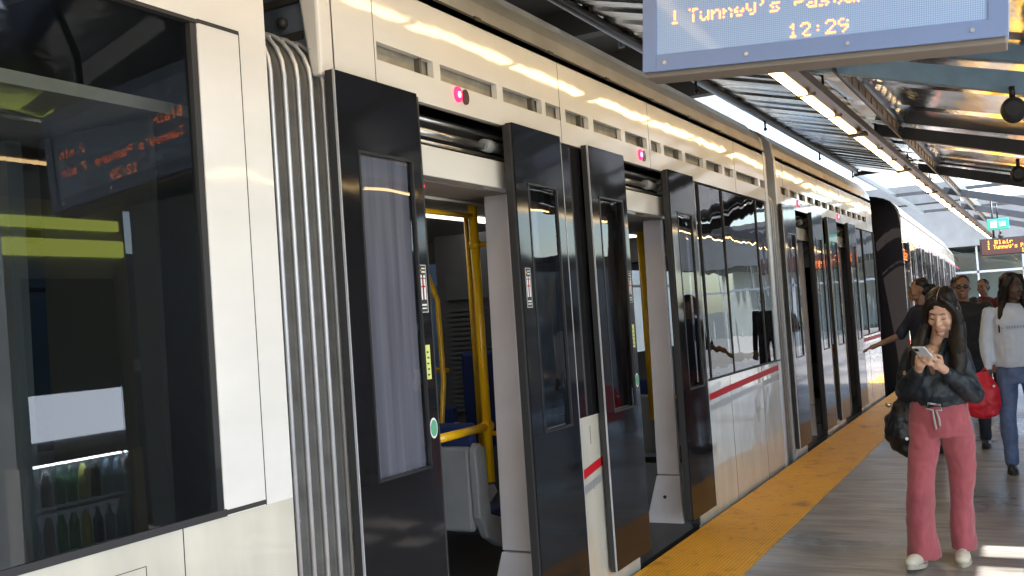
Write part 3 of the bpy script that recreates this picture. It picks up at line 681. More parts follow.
MB().box(-.19, .19, 0, .05, 0, .21).build('sign_body', 'exit', ex, .01)
e = MB(); e.box(-.13, -.02, -.004, 0, .04, .17).box(.02, .13, -.004, 0, .06, .15); e.build('pictogram', 'white_t', ex)
MB().tube([(0, .02, .21), (0, .02, .5)], .015).build('hanger', 'dark', ex)
# camera dome under a girder further on
for (x, y, z) in ((-.74, 21.6, 2.52),):
    t = thing('security_camera', (x, y, z), 'small dark camera below the green exit sign', 'security camera'); MB().ell((0, 0, 0), .05, 12, 8).build('dome', 'rubber', t); MB().tube([(0, 0, .04), (0, 0, .12)], .02).build('mount', 'dark', t)
# ------------------------------------------------------------ surroundings
tw = thing('retaining_wall', (-8.2, 8, -1.2), 'tall grey blue concrete wall beyond the track, seen through the gap between the cars', 'wall')
w = MB(); w.box(-.3, 0, -20, 24, 0, 9.5).build('wall', 'conc', tw)
w = MB()
for yy in range(-18, 17, 3): w.box(.0, .012, yy, yy+.05, 0, 9.5)
for z in (3.3, 6.0): w.box(.0, .012, -20, 18, z, z+.04)
w.build('wall_joint', 'seam', tw)
w = MB(); w.tube([(.12, -20, 6.4), (.12, 18, 6.4)], .09)
for yy in range(-18, 17, 2): w.ell((.06, yy+.6, 5.7), .09, 10, 6)
w.build('wall_pipe', 'dark', tw)
dk = thing('concourse_deck', (-5.5, 0, 4.9), 'dark steel deck over the tracks, above the train roof on the left', 'deck')
w = MB(); w.box(-3.2, 2.6, -14, 15, 0, .5)
for yy in range(-12, 15, 2): w.box(-2.6, 2.3, yy, yy+.2, -.3, 0)
w.box(1.6, 1.8, -14, 9.5, -.35, 0).box(-1.0, -.8, -14, 9.5, -.35, 0); w.build('deck_frame', 'seam', dk)
MB().tube([(2.2, -14, -.5), (2.2, 9.5, -.5)], .04).tube([(2.2, 8.5, -.5), (2.25, 8.5, -.95)], .03).tube([(-.4, -14, -.6), (-.4, 9.5, -.6)], .06).build('overhead_wire', 'rubber', dk)
op = thing('overpass', (-14, 62, -1.2), 'grey concrete overpass crossing the tracks in the distance', 'overpass')
MB().box(-30, 10, 0, 9, 5.6, 7.8).build('deck_slab', 'conc2', op)
MB().box(-30, 10, -.3, 0, 7.8, 8.9).build('parapet', 'conc2', op)
MB().box(-26, -24, 1, 8, 0, 5.6).box(7.2, 8.6, 1, 8, 0, 5.6).build('pier', 'conc2', op)
sh = thing('station_hall', (2, 48, -1.2), 'far station hall with glass front under a grey fascia', 'station hall')
w = MB(); w.box(-8, 10, 0, 10, 4.6, 6.6); w.build('fascia', 'conc2', sh)
MB().box(-8, 10, 9, 9.2, 0, 4.6).build('back_wall', 'white_t', sh)
w = MB(); w.box(-6.5, 10, .5, .52, 1.2, 4.6); w.build('glass_front', 'fglass', sh)
w = MB()
for k in range(9): w.box(-6.5+k*1.8, -6.42+k*1.8, .42, .5, 1.2, 4.6)
w.box(-6.5, 10, .42, .5, 3.4, 3.5); w.build('mullion', 'alu', sh)
# things across the platform, seen as reflections
vm = thing('vending_machine', (1.0, 4.42, 0), 'tall drinks machine with a white panel, seen mirrored in the near train window', 'vending machine')
def vb(name, m, *a, bevel=0):
    return MB().box(*a).build(name, m, vm, bevel)
vb('cabinet', 'alu', .14, .75, -.47, .47, 0, 2.62); vb('cabinet', 'alu', .02, .139, -.47, .47, .93, 2.62); vb('cabinet_cheek', 'white_t', .0, .139, -.47, -.39, .322, .929); vb('cabinet_cheek', 'white_t', .0, .139, .38, .47, .322, .929)
vb('cabinet_face', 'shell', 0, .139, -.47, .47, 0, .32)
M['hdr'] = mat('lit_header', (.6, .66, .16), .4, emit=(.62, .72, .12), es=1.3)
vb('lit_header', 'hdr', -.01, .02, -.47, .43, 2.25, 2.36); vb('lit_header', 'hdr', -.01, .02, -.47, .40, 2.43, 2.50)
M['sunp'] = mat('sunlit_panel', (.6, .65, .75), .4, emit=(.75, .85, 1), es=2.2); M['litb'] = mat('fridge_back', (.05, .06, .07), .5, emit=(.45, .6, .75), es=.16)  # panel glow stands in for sunlight; back glow added so bottles read
vb('shaded_panel', 'black', 0, .018, -.38, .33, 1.36, 2.1); vb('sunlit_panel', 'sunp', 0, .018, -.38, .33, 1.07, 1.358)  # one panel: black upper part stands for shade, glowing lower part for sun
fr = MB(); fr.box(-.012, .02, -.42, -.385, .3, 2.2).box(-.012, .02, .335, .375, .3, 2.2).box(-.012, .02, -.385, .335, .93, .99).build('frame', 'steel', vm)
vb('display_back', 'litb', .10, .12, -.385, .335, .33, .92)
cs = [('white_t', .06), ('green', .06), ('lime', .05), ('blue', .06)]
for rr, z in enumerate((.66, .36)):
    for i in range(8):
        mm = ['shell', 'shell', 'green', 'green', 'lime', 'dark', 'bluebeam', 'bluebeam'][i]; yy = -.35+i*.092
        MB().tube([(.05, yy, z), (.05, yy, z+.15), (.05, yy, z+.19), (.05, yy, z+.23)], [.034, .034, random.choice((.013, .026)), .013], 12).build('bottle', mm, vm)
M['fillp'] = mat('bottle_fill', (1, 1, 1), .5, emit=(.85, .95, 1), es=16)
vb('bottle_fill', 'fillp', .03, .05, -.37, .32, .912, .924)  # glowing strip added to brighten the mirrored bottles
vb('shelf', 'steel', .0, .1, -.385, .335, .625, .64)
# unseen other side of the station; wall made long enough to darken reflections
ow = thing('sound_wall', (9.0, 15, -1.2), 'pale concrete wall on the other side of the station, seen only in reflections', 'wall')
MB().box(0, .4, -11, 20, 0, 4.6).build('wall', 'conc', ow); MB().box(-.05, 0, -11, 12, 2.6, 2.8).build('wall_band', 'white_t', ow)
k = MB()
for yy in range(-10, 12, 4): k.box(-.2, 0, yy, yy+.4, 0, 5)
k.build('wall_post', 'beam', ow)
sh2 = thing('waiting_shelter', (1.6, 12.5, 0), 'dark glass waiting shelter across the platform, seen only in reflections', 'shelter')
f = MB(); 
for xx, yy in ((-.3, 0), (-.3, 2.8), (1.0, 0), (1.0, 2.8)): f.box(xx-.04, xx+.04, yy-.04, yy+.04, 0, 2.3)
f.box(-.4, 1.1, -.1, 2.9, 2.3, 2.38); f.build('shelter_frame', 'beam', sh2); MB().box(.98, 1.0, 0, 2.8, .2, 2.2).box(-.29, 1, 0, .01, .2, 2.2).build('glass', 'fglass', sh2); MB().box(.5, .9, .3, 2.5, .42, .47).build('bench', 'girder', sh2)

blocker = thing('dark_block', (2.4, 8.0, 0), 'added dark block across the platform, there only to darken the reflections', 'dark block')
MB().box(-.5, .5, -1.4, 1.6, 0, 3.0).build('block_body', 'beam', blocker); MB().box(-.52, -.5, -.6, .6, .05, 2.2).build('block_panel', 'girder', blocker)  # added unseen block that dims what the train glass mirrors
# ------------------------------------------------------------ people
def skin_mat(n, c): return mat(n, c, .48, var=.12, vscale=30, sheen=0)
M['skin_a'] = skin_mat('skin_light', (.58, .34, .235)); M['skin_d'] = skin_mat('skin_dark', (.085, .045, .03)); M['skin_m'] = skin_mat('skin_mid', (.30, .16, .10))
M['lip'] = mat('lips', (.52, .22, .18), .4); M['lipd'] = mat('lips_dark', (.12, .05, .04), .35)
M['hair'] = mat('dark_hair', (.008, .0055, .0045), .42, var=.5, vscale=60, vstretch=(1, 1, .08), bump=.004, bscale=130, bstretch=(1, 1, .05), col2=(.018, .011, .008), spec=.3)
M['hairpart'] = mat('hair_parting', (.34, .24, .2), .6)
M['jacket'] = mat('navy_jacket', (.010, .019, .030), .5, var=.4, vscale=8, bump=.010, bscale=13)
M['shirt'] = mat('black_shirt', (.018, .018, .022), .75, var=.3, vscale=10, bump=.006, bscale=12)
M['navy'] = mat('navy_top', (.012, .02, .045), .7, bump=.006, bscale=12)
M['redtop'] = mat('dark_red_shirt', (.12, .02, .025), .8, bump=.005, bscale=14)
M['pants'] = mat('coral_trousers', (.36, .075, .09), .82, var=.16, vscale=12, bump=.006, bscale=14, bstretch=(1, 1, .5), sheen=.3)
M['sweat'] = mat('pale_sweatshirt', (.58, .63, .74), .85, var=.1, vscale=8, bump=.008, bscale=13)
M['jeans'] = mat('blue_jeans', (.12, .17, .32), .8, var=.35, vscale=18, bump=.005, bscale=16)
M['darkp'] = mat('dark_trousers', (.02, .025, .04), .8, bump=.005, bscale=14)
M['dress'] = mat('rust_dress', (.16, .035, .02), .8, bump=.005, bscale=14)
M['shoe'] = mat('off_white_shoe', (.62, .58, .48), .55, var=.15, vscale=25); M['shoeb'] = mat('black_shoe', (.02, .02, .02), .4)
M['sole'] = mat('shoe_sole', (.40, .36, .28), .7)
M['bag'] = mat('black_bag', (.009, .010, .013), .42, var=.4, vscale=9, bump=.008, bscale=9)
M['redbag'] = mat('red_bag', (.62, .012, .03), .5, var=.2, vscale=8, bump=.012, bscale=8)
M['cord'] = mat('grey_cord', (.40, .36, .36), .8); M['phone'] = mat('phone_case', (.58, .60, .66), .3, coat=.4); M['lens'] = mat('camera_lens', (.02, .02, .025), .1)
M['gold'] = mat('necklace', (.6, .5, .4), .3, metal=1); M['lash'] = mat('lashes', (.02, .012, .01), .6); M['logo'] = mat('sweatshirt_print', (.35, .39, .50), .8)
def organic(mb, name, m, parent, voxel=.01, sm=4, wr=0, wsc=8, off=Vector((0, 0, 0))):
    """melt overlapping volumes into ONE continuous surface"""
    o = mb.build(name+'_src', m); 
    r = o.modifiers.new('r', 'REMESH'); r.mode = 'VOXEL'; r.voxel_size = voxel; r.use_smooth_shade = True
    s = o.modifiers.new('s', 'SMOOTH'); s.factor = .5; s.iterations = sm
    dg = bpy.context.evaluated_depsgraph_get(); me = bpy.data.meshes.new_from_object(o.evaluated_get(dg))
    if wr:
        nrm = [v.normal.copy() for v in me.vertices]
        for v, n in zip(me.vertices, nrm):
            p = v.co*wsc+off; p.z *= .8
            v.co += n*(noise.noise(p)*wr+abs(noise.noise(p*2.1))*wr*.6-wr*.2)
    for p in me.polygons: p.use_smooth = True
    bpy.data.objects.remove(o)
    me.materials.clear(); me.materials.append(M[m]); me.name = name
    n = bpy.data.objects.new(name, me); col.objects.link(n); n.parent = parent; return n
def sec(mb, secs, n=24):
    """stack of ellipses (x,y,z,rx,ry) closed at both ends"""
    v = []; 
    for (x, y, z, rx, ry) in secs: v += [(x+rx*math.cos(2*PI*k/n), y+ry*math.sin(2*PI*k/n), z) for k in range(n)]
    f = [(i*n+k, i*n+(k+1) % n, (i+1)*n+(k+1) % n, (i+1)*n+k) for i in range(len(secs)-1) for k in range(n)]
    f += [tuple(range(n)), tuple(range((len(secs)-1)*n, len(secs)*n))]
    return mb.add(v, f, True)
def head_shapes(b, T, male=False):
    """adds head volumes, T maps head coords (face -Y) into body coords"""
    R = T.to_3x3()
    E = lambda c, r: b.ell(T@Vector(c), r, 18, 12, R)
    E((0, .018, .035), (.070, .088, .078)); E((0, -.018, -.015), (.060, .068, .078)); E((0, -.030, -.062), (.044, .044, .040))
    E((0, -.068, -.090), (.022, .020, .018)); E((-.03, -.03, -.07), (.02, .03, .02)); E((.03, -.03, -.07), (.02, .03, .02)); E((-.034, -.055, -.028), (.023, .024, .024)); E((.034, -.055, -.028), (.023, .024, .024))
    E((0, -.066, .030), (.045, .018, .016)); E((0, -.072, -.060), (.026, .018, .020))
    b.cap(T@Vector((0, -.080, .008)), T@Vector((0, -.100, -.026)), .007, .0105); E((-.010, -.089, -.030), (.008, .010, .007)); E((.010, -.089, -.030), (.008, .010, .007))
    for s in (-1, 1):
        E((s*.071, .008, -.005), (.008, .018, .028)); E((s*.028, -.068, .004), (.015, .012, .011))
def face_bits(par, T, lip='lip', closed=True):
    R = T.to_3x3(); m = MB()
    m.ell(T@Vector((0, -.0915, -.0545)), (.0205, .0065, .0045), 14, 8, R); m.ell(T@Vector((0, -.0905, -.0625)), (.0165, .0070, .0050), 14, 8, R); m.build('lips', lip, par)
    e = MB()
    for s in (-1, 1):
        e.tube([T@Vector((s*.014, -.0785, -.001)), T@Vector((s*.022, -.0812, -.005)), T@Vector((s*.030, -.0800, -.005)), T@Vector((s*.040, -.0735, .000))], [.0012, .0022, .0024, .0014], 6)
    e.build('eyelashes', 'lash', par)
    e = MB()
    for s in (-1, 1):
        e.tube([T@Vector((s*.012, -.0825, .021)), T@Vector((s*.026, -.0815, .0265)), T@Vector((s*.042, -.0715, .022))], [.0018, .0028, .0012], 6)
    e.build('eyebrows', 'lash', par)
def hand(b, wrist, palm, fdir, up, s=1, curl=.9, side=1):
    """palm + five fingers; fdir = finger direction, up = back of the hand, side=+1 thumb on +side axis"""
    f = Vector(fdir).normalized(); u = Vector(up).normalized(); u = (u-f*u.dot(f)).normalized(); a = f.cross(u).normalized()*side
    w = Vector(wrist); p = Vector(palm)
    b.cap(w, p, .024*s, .028*s); b.cap(p-a*.018*s, p-a*.018*s+f*.035*s, .016*s, .012*s); b.cap(p+a*.018*s, p+a*.018*s+f*.035*s, .016*s, .012*s)
    for i, (o, l) in enumerate(((.030, .9), (.010, 1), (-.010, .95), (-.029, .75))):
        q = p+a*o*s+f*.038*s; d = f.copy(); r = .0088*s
        for j, ln in enumerate((.034, .022, .018)):
            e = q+d*ln*l*s; b.cap(q, e, r, r*.92, 8); q = e; r *= .92
            rot = Matrix.Rotation(-curl, 3, f.cross(u)); d = (rot@d).normalized()
    q = p+a*.026*s-f*.012*s; e = q+(a*.7+f*.6-u*.2).normalized()*.036*s; b.cap(q, e, .0115*s, .010*s, 8)
    e2 = e+(f*.9-a*.25-u*.3).normalized()*.028*s; b.cap(e, e2, .0095*s, .008*s, 8)
def shoe(par, x, y, rz=0, toe_up=0, m='shoe', s=1):
    T = Matrix.Translation((x, y, 0))@Matrix.Rotation(rz, 4, 'Z')@Matrix.Rotation(-toe_up, 4, 'X')
    def q(mb, c, r): mb.ell(T@Vector(c), r, 16, 10, T.to_3x3())
    b = MB(); q(b, (0, -.075, .042), (.043*s, .085*s, .036)); q(b, (0, .03, .05), (.036*s, .07*s, .045)); q(b, (0, -.12, .036), (.041*s, .05*s, .028)); q(b, (0, .03, .085), (.034*s, .04*s, .03))
    o = organic(b, 'shoe', m, par, .007, 3)
    so_ = MB(); n = 20; pts = []
    for k in range(n): a = 2*PI*k/n; pts.append((.045*s*math.cos(a)*(1-.15*(math.sin(a) > 0)), -.045+.128*s*math.sin(a)))
    v = [T@Vector((p[0], p[1], z)) for z in (.002, .024) for p in pts]
    so_.add(v, [tuple(range(n)), tuple(range(n, 2*n))]+[(k, (k+1) % n, (k+1) % n+n, k+n) for k in range(n)]); so_.build('sole', 'sole' if m == 'shoe' else m, o)
    if m == 'shoe':
        l = MB()
        for i in range(4): yy = -.05-.018*i; l.tube([T@Vector((-.02, yy, .072-.003*i)), T@Vector((0, yy-.004, .079-.004*i)), T@Vector((.02, yy, .072-.003*i))], .0022, 6)
        l.build('laces', 'white_t', o)
    return o
# --- walking woman with the phone
pw = thing('person', (-.60, 6.16, 0), 'young woman with long dark hair and coral trousers, walking while reading her phone', 'person', None, math.radians(-4))
HT = Matrix.Translation((.065, -.045, 1.43))@Matrix.Rotation(math.radians(-7), 4, 'Z')@Matrix.Rotation(math.radians(24), 4, 'X')@Matrix.Rotation(math.radians(4), 4, 'Y')@Matrix.Scale(1.09, 4)
b = MB(); head_shapes(b, HT); b.cap((.01, .012, 1.19), (.05, .005, 1.36), .050, .044)
b.ell((0, -.03, 1.20), (.08, .06, .05)); sec(b, [(0, .0, .80, .12, .08), (0, 0, 1.0, .11, .08), (0, 0, 1.18, .13, .08)])
for s, wr, pm in ((-1, (-.045, -.245, 1.120), (-.028, -.285, 1.155)), (1, (.090, -.240, 1.112), (.060, -.282, 1.148))):
    b.cap((s*.12, 0, 1.17), (s*.17, -.05, 1.02), .035, .03); b.cap((s*.17, -.05, 1.02), wr, .03, .022)
    hand(b, wr, pm, (-s*.60, -.30, .60), (s*.35, -.85, .25), .95, .55, s)
for hh in (((-.09, 0, .8), (-.11, -.07, .45), (-.135, -.05, .15)), ((.08, 0, .8), (.07, .06, .45), (.055, .13, .2))): b.cap(hh[0], hh[1], .06, .045); b.cap(hh[1], hh[2], .045, .03)
body = organic(b, 'body', 'skin_a', pw, .0035, 5)
face_bits(pw, HT)
# hair: cap with centre parting and long curtains
b = MB(); RH = HT.to_3x3()
hp = lambda *a: HT@Vector(a)
for s in (-1, 1): b.ell(HT@Vector((s*.010, .024, .050)), (.070, .090, .076), 20, 14, RH)
b.ell(HT@Vector((0, .05, -.01)), (.080, .062, .11), 20, 14, RH)
b.tube([hp(-.010, -.046, .108), hp(-.040, -.052, .082), hp(-.064, -.048, .045), hp(-.074, -.032, .0), hp(-.078, -.025, -.06), (-.060, -.055, 1.27), (-.085, -.10, 1.20), (-.10, -.12, 1.12), (-.10, -.125, 1.06)], [.013, .017, .018, .022, .028, .036, .036, .026, .008], 14)
b.tube([hp(.010, -.046, .108), hp(.040, -.052, .082), hp(.066, -.048, .045), hp(.078, -.032, .0), hp(.084, -.03, -.06), (.140, -.075, 1.26), (.145, -.118, 1.18), (.14, -.14, 1.10), (.13, -.145, 1.03), (.12, -.145, .985)], [.013, .017, .020, .028, .036, .046, .046, .040, .026, .008], 14)
b.tube([(.04, .06, 1.42), (.02, .09, 1.25), (0, .11, 1.08)], [(.08, .05), (.11, .04), (.08, .02)], 16)
organic(b, 'hair', 'hair', pw, .0055, 4, .005, 22)
pt = MB(); pt.tube([hp(0, -.062, .098), hp(0, -.040, .115), hp(0, 0, .126), hp(0, .04, .127)], [.0016, .0022, .0022, .001], 6).build('parting', 'hairpart', pw)
# jacket
b = MB(); sec(b, [(0, 0, .895, .150, .108), (0, 0, .925, .165, .118), (0, -.008, .96, .176, .136), (0, -.005, 1.05, .172, .132), (0, 0, 1.14, .166, .12), (0, .005, 1.205, .146, .095), (0, .01, 1.245, .10, .075), (0, .015, 1.275, .068, .06)])
for s, el, wr in ((-1, (-.165, -.03, .985), (-.055, -.225, 1.105)), (1, (.188, -.03, .965), (.100, -.220, 1.098))):
    b.cap((s*.122, .005, 1.20), (s*.148, 0, 1.12), .050, .056); b.cap((s*.148, 0, 1.12), el, .058, .060); b.cap(el, tuple(Vector(el).lerp(Vector(wr), .55)), .060, .054); b.cap(tuple(Vector(el).lerp(Vector(wr), .5)), wr, .056, .036)
for s in (-1, 1): b.tube([(s*.012, -.122, 1.12), (s*.045, -.098, 1.20), (s*.072, -.035, 1.262), (s*.05, .05, 1.285), (0, .075, 1.29)], [.016, .024, .026, .026, .026], 10)
jk = organic(b, 'jacket', 'jacket', pw, .0065, 3, .016, 9)
cut = MB(); cut.prism([(-.012, 1.08), (.012, 1.08), (.062, 1.30), (-.062, 1.30)], -.3, -.0)
co = cut.build('neck_cut', 'seam'); md = jk.modifiers.new('neck', 'BOOLEAN'); md.operation = 'DIFFERENCE'; md.object = co; md.solver = 'EXACT'
dg = bpy.context.evaluated_depsgraph_get(); 
bpy.context.view_layer.update(); co.parent = pw; bpy.context.view_layer.update(); dg = bpy.context.evaluated_depsgraph_get()
me = bpy.data.meshes.new_from_object(jk.evaluated_get(dg)); jk.modifiers.clear(); jk.data = me; jk.data.materials.clear(); jk.data.materials.append(M['jacket']); bpy.data.objects.remove(co)
MB().tube([(-.045, -.062, 1.245), (-.02, -.088, 1.20), (0, -.094, 1.175), (.02, -.088, 1.20), (.045, -.062, 1.245)], .0016, 6).build('necklace', 'gold', pw)
# trousers
b = MB(); sec(b, [(0, 0, .955, .140, .10), (0, 0, .90, .158, .115), (0, .0, .84, .166, .120), (0, 0, .775, .170, .118), (0, 0, .73, .168, .108)])
for s, K in ((-1, [(-.082, -.005, .80, .086, .106), (-.088, -.035, .66, .082, .096), (-.108, -.065, .52, .078, .088), (-.118, -.085, .42, .072, .080), (-.128, -.075, .30, .072, .082), (-.132, -.06, .18, .082, .092), (-.135, -.05, .07, .096, .106), (-.135, -.05, .045, .097, .107)]),
             (1, [(.082, .010, .80, .086, .106), (.084, .03, .66, .082, .094), (.084, .055, .52, .076, .085), (.078, .07, .42, .068, .078), (.062, .10, .30, .064, .078), (.055, .13, .18, .066, .084), (.050, .14, .085, .070, .092), (.050, .14, .06, .070, .092)])):
    sec(b, list(reversed(K)))
organic(b, 'trousers', 'pants', pw, .0065, 3, .012, 8, Vector((3, 1, 0)))
m = MB(); m.tube([(.01, -.118, .915), (-.03, -.135, .925), (-.045, -.135, .895), (-.01, -.128, .885), (-.005, -.132, .83), (0, -.13, .78)], .0065, 8).tube([(0, -.12, .912), (.03, -.135, .915), (.04, -.135, .885), (.008, -.13, .885), (.02, -.134, .84), (.022, -.13, .795)], .0065, 8).build('drawstring', 'cord', pw)
m = MB(); m.disc((-.165, -.10, .72), .009, axis='y', t=.004).build('logo_patch', 'white_t', pw)
shoe(pw, -.148, -.10, math.radians(-10), math.radians(6)); shoe(pw, .052, .10, math.radians(6), 0)
# phone
ph = thing('phone', (-.60, 6.16, 0), 'silver grey phone held in both hands of the woman in front', 'phone', None, math.radians(-4))
PT = Matrix.Translation((.005, -.315, 1.205))@Matrix.Rotation(math.radians(-20), 4, 'Z')@Matrix.Rotation(math.radians(52), 4, 'X')
m = MB(); m.box(-.037, .037, -.0045, .0045, -.06, .078, PT); m.build('phone_case', 'phone', ph, .003)
m = MB(); m.box(-.034, .034, .0046, .0052, -.056, .074, PT); m.build('phone_screen', 'lens', ph)
m = MB(); m.box(-.030, -.006, -.007, -.0046, .045, .068, PT); m.build('phone_camera', 'lens', ph)
# black bag at her side
bg_ = thing('shoulder_bag', (-.535, 6.17, 0), 'slouchy black shoulder bag hanging at the side of the walking woman', 'bag', None, math.radians(-4))
b = MB(); sec(b, [(-.225, .04, .60, .055, .06), (-.245, .05, .635, .100, .085), (-.262, .05, .72, .118, .10), (-.262, .05, .82, .110, .09), (-.245, .05, .92, .075, .06), (-.225, .05, .985, .03, .035)])
organic(b, 'bag_body', 'bag', bg_, .008, 3, .022, 11)
MB().tube([(-.255, .0, .93), (-.262, -.03, 1.0), (-.265, -.02, 1.08), (-.24, 0, 1.17), (-.17, .01, 1.262), (-.15, .05, 1.265), (-.22, .1, 1.15), (-.25, .1, .93)], [(.012, .006)]*8, 8).build('strap', 'bag', bg_)
MB().ell((-.335, -.02, .905), (.018, .012, .014), 10, 8).build('buckle', 'gold', bg_)
# --- generic figure for the people behind
def figure(loc, rz, label, h, skin, top, bottom, hairm, shoe_m, arms, legs, head_rz=0, head_rx=0, long_sleeve=True, hair='short', glasses=False, wide=1.0, hem=.88, cap=False, hw=1):
    t = thing('person', loc, label, 'person', None, rz); k = h/1.7
    V = lambda p: Vector(p)*k
    HT = Matrix.Translation(V((0, -.02, 1.575)))@Matrix.Rotation(head_rz, 4, 'Z')@Matrix.Rotation(head_rx, 4, 'X')
    b = MB(); head_shapes(b, HT); b.cap(V((0, .01, 1.36)), V((0, 0, 1.52)), .056*k, .05*k)
    sec(b, [(0, 0, .9*k, .12*k, .09*k), (0, 0, 1.15*k, .11*k, .08*k), (0, 0, 1.36*k, .14*k, .08*k)])
    for sh_, el, wr in arms:
        b.cap(V(sh_), V(el), .040*k, .034*k); b.cap(V(el), V(wr), .034*k, .024*k)
        d = (Vector(wr)-Vector(el)).normalized(); hand(b, V(wr), V(Vector(wr)+d*.06), d, (0, -1, .1) if abs(d.y) < .8 else (0, 0, 1), .95*k, .35, 1)
    for hp_, kn, an in legs: b.cap(V(hp_), V(kn), .07*k, .05*k); b.cap(V(kn), V(an), .045*k, .035*k)
    organic(b, 'body', skin, t, .007, 4)
    face_bits(t, HT, 'lip' if skin != 'skin_d' else 'lipd')
    b = MB(); w = wide
    sec(b, [(0, 0, hem*k, .165*k*w, .118*k*w), (0, 0, (hem+.05)*k, .172*k*w, .125*k*w), (0, 0, 1.15*k, .165*k*w, .12*k*w), (0, 0, 1.30*k, .185*k*w, .12*k*w), (0, .005, 1.39*k, .165*k*w, .09*k), (0, .01, 1.44*k, .07*k, .06*k)])
    for sh_, el, wr in arms:
        b.cap(V(sh_), V(el), .062*k*w, .052*k*w)
        if long_sleeve: b.cap(V(el), V(wr), .052*k*w, .038*k)
    tp = organic(b, 'top', top, t, .010, 3, .012, 8)
    b = MB(); sec(b, [(0, 0, .76*k, .17*k, .11*k), (0, 0, .85*k, .172*k, .115*k), (0, 0, .97*k, .145*k, .10*k)])
    for hp_, kn, an in legs: b.cap(V(hp_), V(kn), .092*k, .070*k); b.cap(V(kn), V(an), .070*k, .055*k)
    organic(b, 'trousers', bottom, t, .010, 3, .010, 9)
    R = HT.to_3x3(); b = MB(); q = lambda c, r: b.ell(HT@Vector(c), r, 16, 10, R)
    q((0, .028, .052), (.076*hw, .086, .072)); q((0, .055, .0), (.070*hw, .055, .075))
    if hair == 'bun': q((0, .125, .01), (.05, .045, .045))
    if hair == 'long':
        for s in (-1, 1): b.tube([HT@Vector((s*.04, -.03, .10)), HT@Vector((s*.075, -.02, .02)), V((s*.085, -.02, 1.46)), V((s*.10, -.07, 1.33)), V((s*.10, -.10, 1.22))], [.03*k, .035*k, .036*k, .034*k, .016*k], 10)
        q((0, .07, -.07), (.08, .05, .09))
    organic(b, 'hair', hairm, t, .007, 3, .005, 30)
    if hair == 'long':
        b = MB(); rs = random.getstate(); random.seed(3)
        for i in range(26):
            a = PI*(.0+i/25); x = .083*math.cos(a); y = .01+.07*math.sin(a)-.02; j = random.uniform(-.012, .012)
            b.tube([HT@Vector((x*.9, y, .03)), V((x*1.1+j, y-.01, 1.46)), V((x*1.3+j, y-.05*(1-math.sin(a)), 1.36)), V((x*1.25+j*2, y-.11*(1-math.sin(a)), 1.22+j*2))], [.010*k, .009*k, .009*k, .006*k], 6)
        b.build('braids', hairm, t)
    if glasses:
        g = MB()
        for s in (-1, 1): g.ell(HT@Vector((s*.031, -.088, .002)), (.026, .007, .018), 14, 8, R); g.tube([HT@Vector((s*.055, -.085, .006)), HT@Vector((s*.077, .0, .004))], .003, 6)
        g.tube([HT@Vector((-.01, -.092, .006)), HT@Vector((.01, -.092, .006))], .003, 6); g.build('sunglasses', 'lens', t)
    for hp_, kn, an in legs: shoe(t, an[0]*k, an[1]*k-.02, 0, 0, shoe_m, 1.0)
    return t
RA = lambda e, w: ((-.19, .0, 1.36), e, w)
LA = lambda e, w: ((.19, .0, 1.36), e, w)
w2 = figure((-.265, 9.3, 0), math.radians(2), 'woman with braids in pale grey sweatshirt and blue jeans, head turned aside', 1.66, 'skin_d', 'sweat', 'jeans', 'hair', 'shoeb',
   [RA((-.235, .01, 1.12), (-.235, -.04, .90)), LA((.245, .02, 1.1), (.23, -.12, .95))], [((-.09, 0, .85), (-.115, -.03, .48), (-.11, .02, .09)), ((.09, 0, .85), (.10, -.12, .5), (.10, -.05, .09))],
   head_rz=math.radians(38), head_rx=math.radians(6), hair='long', wide=1.08, hem=.90, hw=1.15)
m = MB()
for i in range(7): m.box(-.07+i*.02, -.058+i*.02, -.1475, -.146, 1.20, 1.222)
m.build('sweatshirt_print', 'logo', w2)
M['redb2'] = M['redbag']
rbx = thing('shopping_bag', (-.265, 9.3, 0), 'bright red bag in the hand of the woman in the pale sweatshirt', 'bag')
b = MB(); sec(b, [(-.30, -.10, .46, .05, .03), (-.30, -.10, .49, .13, .05), (-.30, -.10, .58, .165, .07), (-.30, -.09, .68, .155, .065), (-.29, -.08, .76, .12, .05), (-.28, -.07, .82, .08, .03), (-.26, -.07, .85, .03, .02)])
organic(b, 'bag_body', 'redbag', rbx, .008, 3, .016, 9)
MB().tube([(-.32, -.08, .80), (-.25, -.07, .88), (-.2, -.07, .80)], .008, 8).build('handle', 'redbag', rbx)
MB().ell((-.43, -.155, .73), .012, 10, 6).ell((-.19, -.145, .73), .012, 10, 6).build('snap', 'white_t', rbx)
figure((-.74, 10.7, 0), math.radians(3), 'man in sunglasses and a black shirt walking behind the woman with the phone', 1.69, 'skin_m', 'shirt', 'darkp', 'hair', 'shoeb',
   [RA((-.24, .0, 1.12), (-.22, -.1, .90)), LA((.24, .0, 1.12), (.22, -.05, .88))], [((-.09, 0, .85), (-.1, -.1, .5), (-.1, 0, .09)), ((.09, 0, .85), (.10, .05, .5), (.10, .1, .09))], glasses=True, wide=1.12)
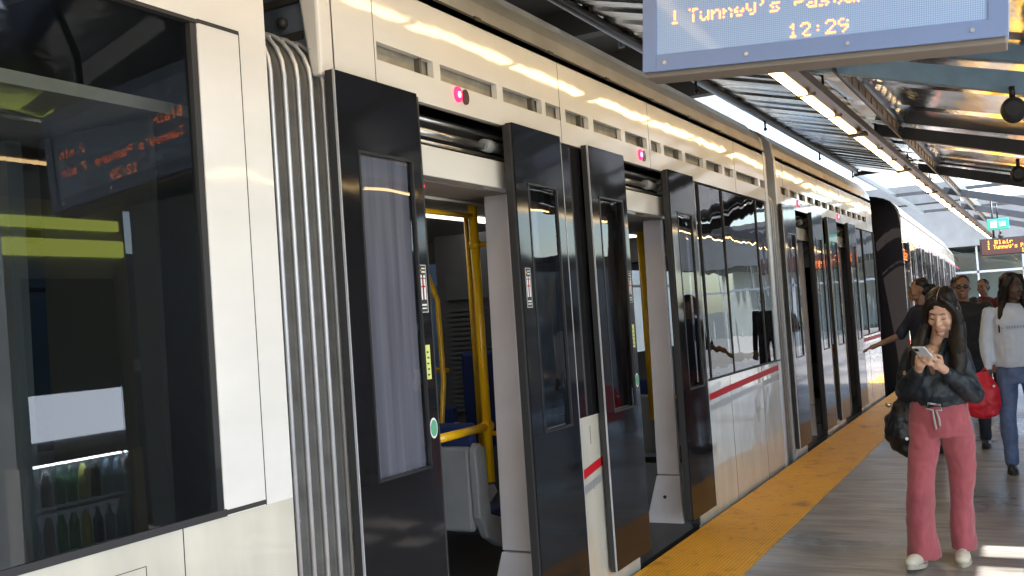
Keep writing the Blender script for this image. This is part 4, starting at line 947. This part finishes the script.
figure((-1.09, 10.4, 0), math.radians(-62), 'woman with dark tied hair in a navy top reaching a bare arm toward the train', 1.69, 'skin_m', 'navy', 'dress', 'hair', 'shoeb',
   [RA((-.24, -.14, 1.14), (-.22, -.38, 1.06)), LA((.235, .03, 1.12), (.22, -.06, .88))], [((-.09, 0, .85), (-.1, 0, .5), (-.1, 0, .09)), ((.09, 0, .85), (.10, 0, .5), (.10, 0, .09))], head_rz=math.radians(-12), hair='bun', long_sleeve=False)
figure((-1.05, 14.3, 0), math.radians(20), 'dark haired person in black far down the platform beside the train', 1.72, 'skin_m', 'shirt', 'darkp', 'hair', 'shoeb',
   [RA((-.24, .0, 1.12), (-.22, -.1, .90)), LA((.24, .0, 1.12), (.22, -.05, .88))], [((-.09, 0, .85), (-.1, 0, .5), (-.1, 0, .09)), ((.09, 0, .85), (.10, 0, .5), (.10, 0, .09))])
figure((-.80, 15.5, 0), math.radians(-25), 'man in a dark red shirt with folded arms far down the platform', 1.68, 'skin_m', 'redtop', 'darkp', 'hair', 'shoeb',
   [RA((-.27, -.05, 1.13), (.02, -.22, 1.12)), LA((.27, -.05, 1.13), (.0, -.20, 1.09))], [((-.09, 0, .85), (-.1, 0, .5), (-.1, 0, .09)), ((.09, 0, .85), (.10, 0, .5), (.10, 0, .09))], long_sleeve=False)
# ------------------------------------------------------------ put every thing's empty at its base
bpy.context.view_layer.update()
for o in [o for o in col.objects if o.type == 'EMPTY' and not o.parent]:
    lo = Vector((1e9,)*3); hi = -lo
    for ch in o.children:
        if ch.type != 'MESH': continue
        Mx = ch.matrix_local
        for c in ch.bound_box:
            p = Mx@Vector(c)
            for i in range(3): lo[i] = min(lo[i], p[i]); hi[i] = max(hi[i], p[i])
    if lo.x > hi.x: continue
    base = Vector(((lo.x+hi.x)/2, (lo.y+hi.y)/2, lo.z)); R = o.rotation_euler.to_matrix()
    o.location = Vector(o.location)+R@base
    for ch in o.children: ch.location = Vector(ch.location)-base
for m_ in bpy.data.materials: m_.use_fake_user = False
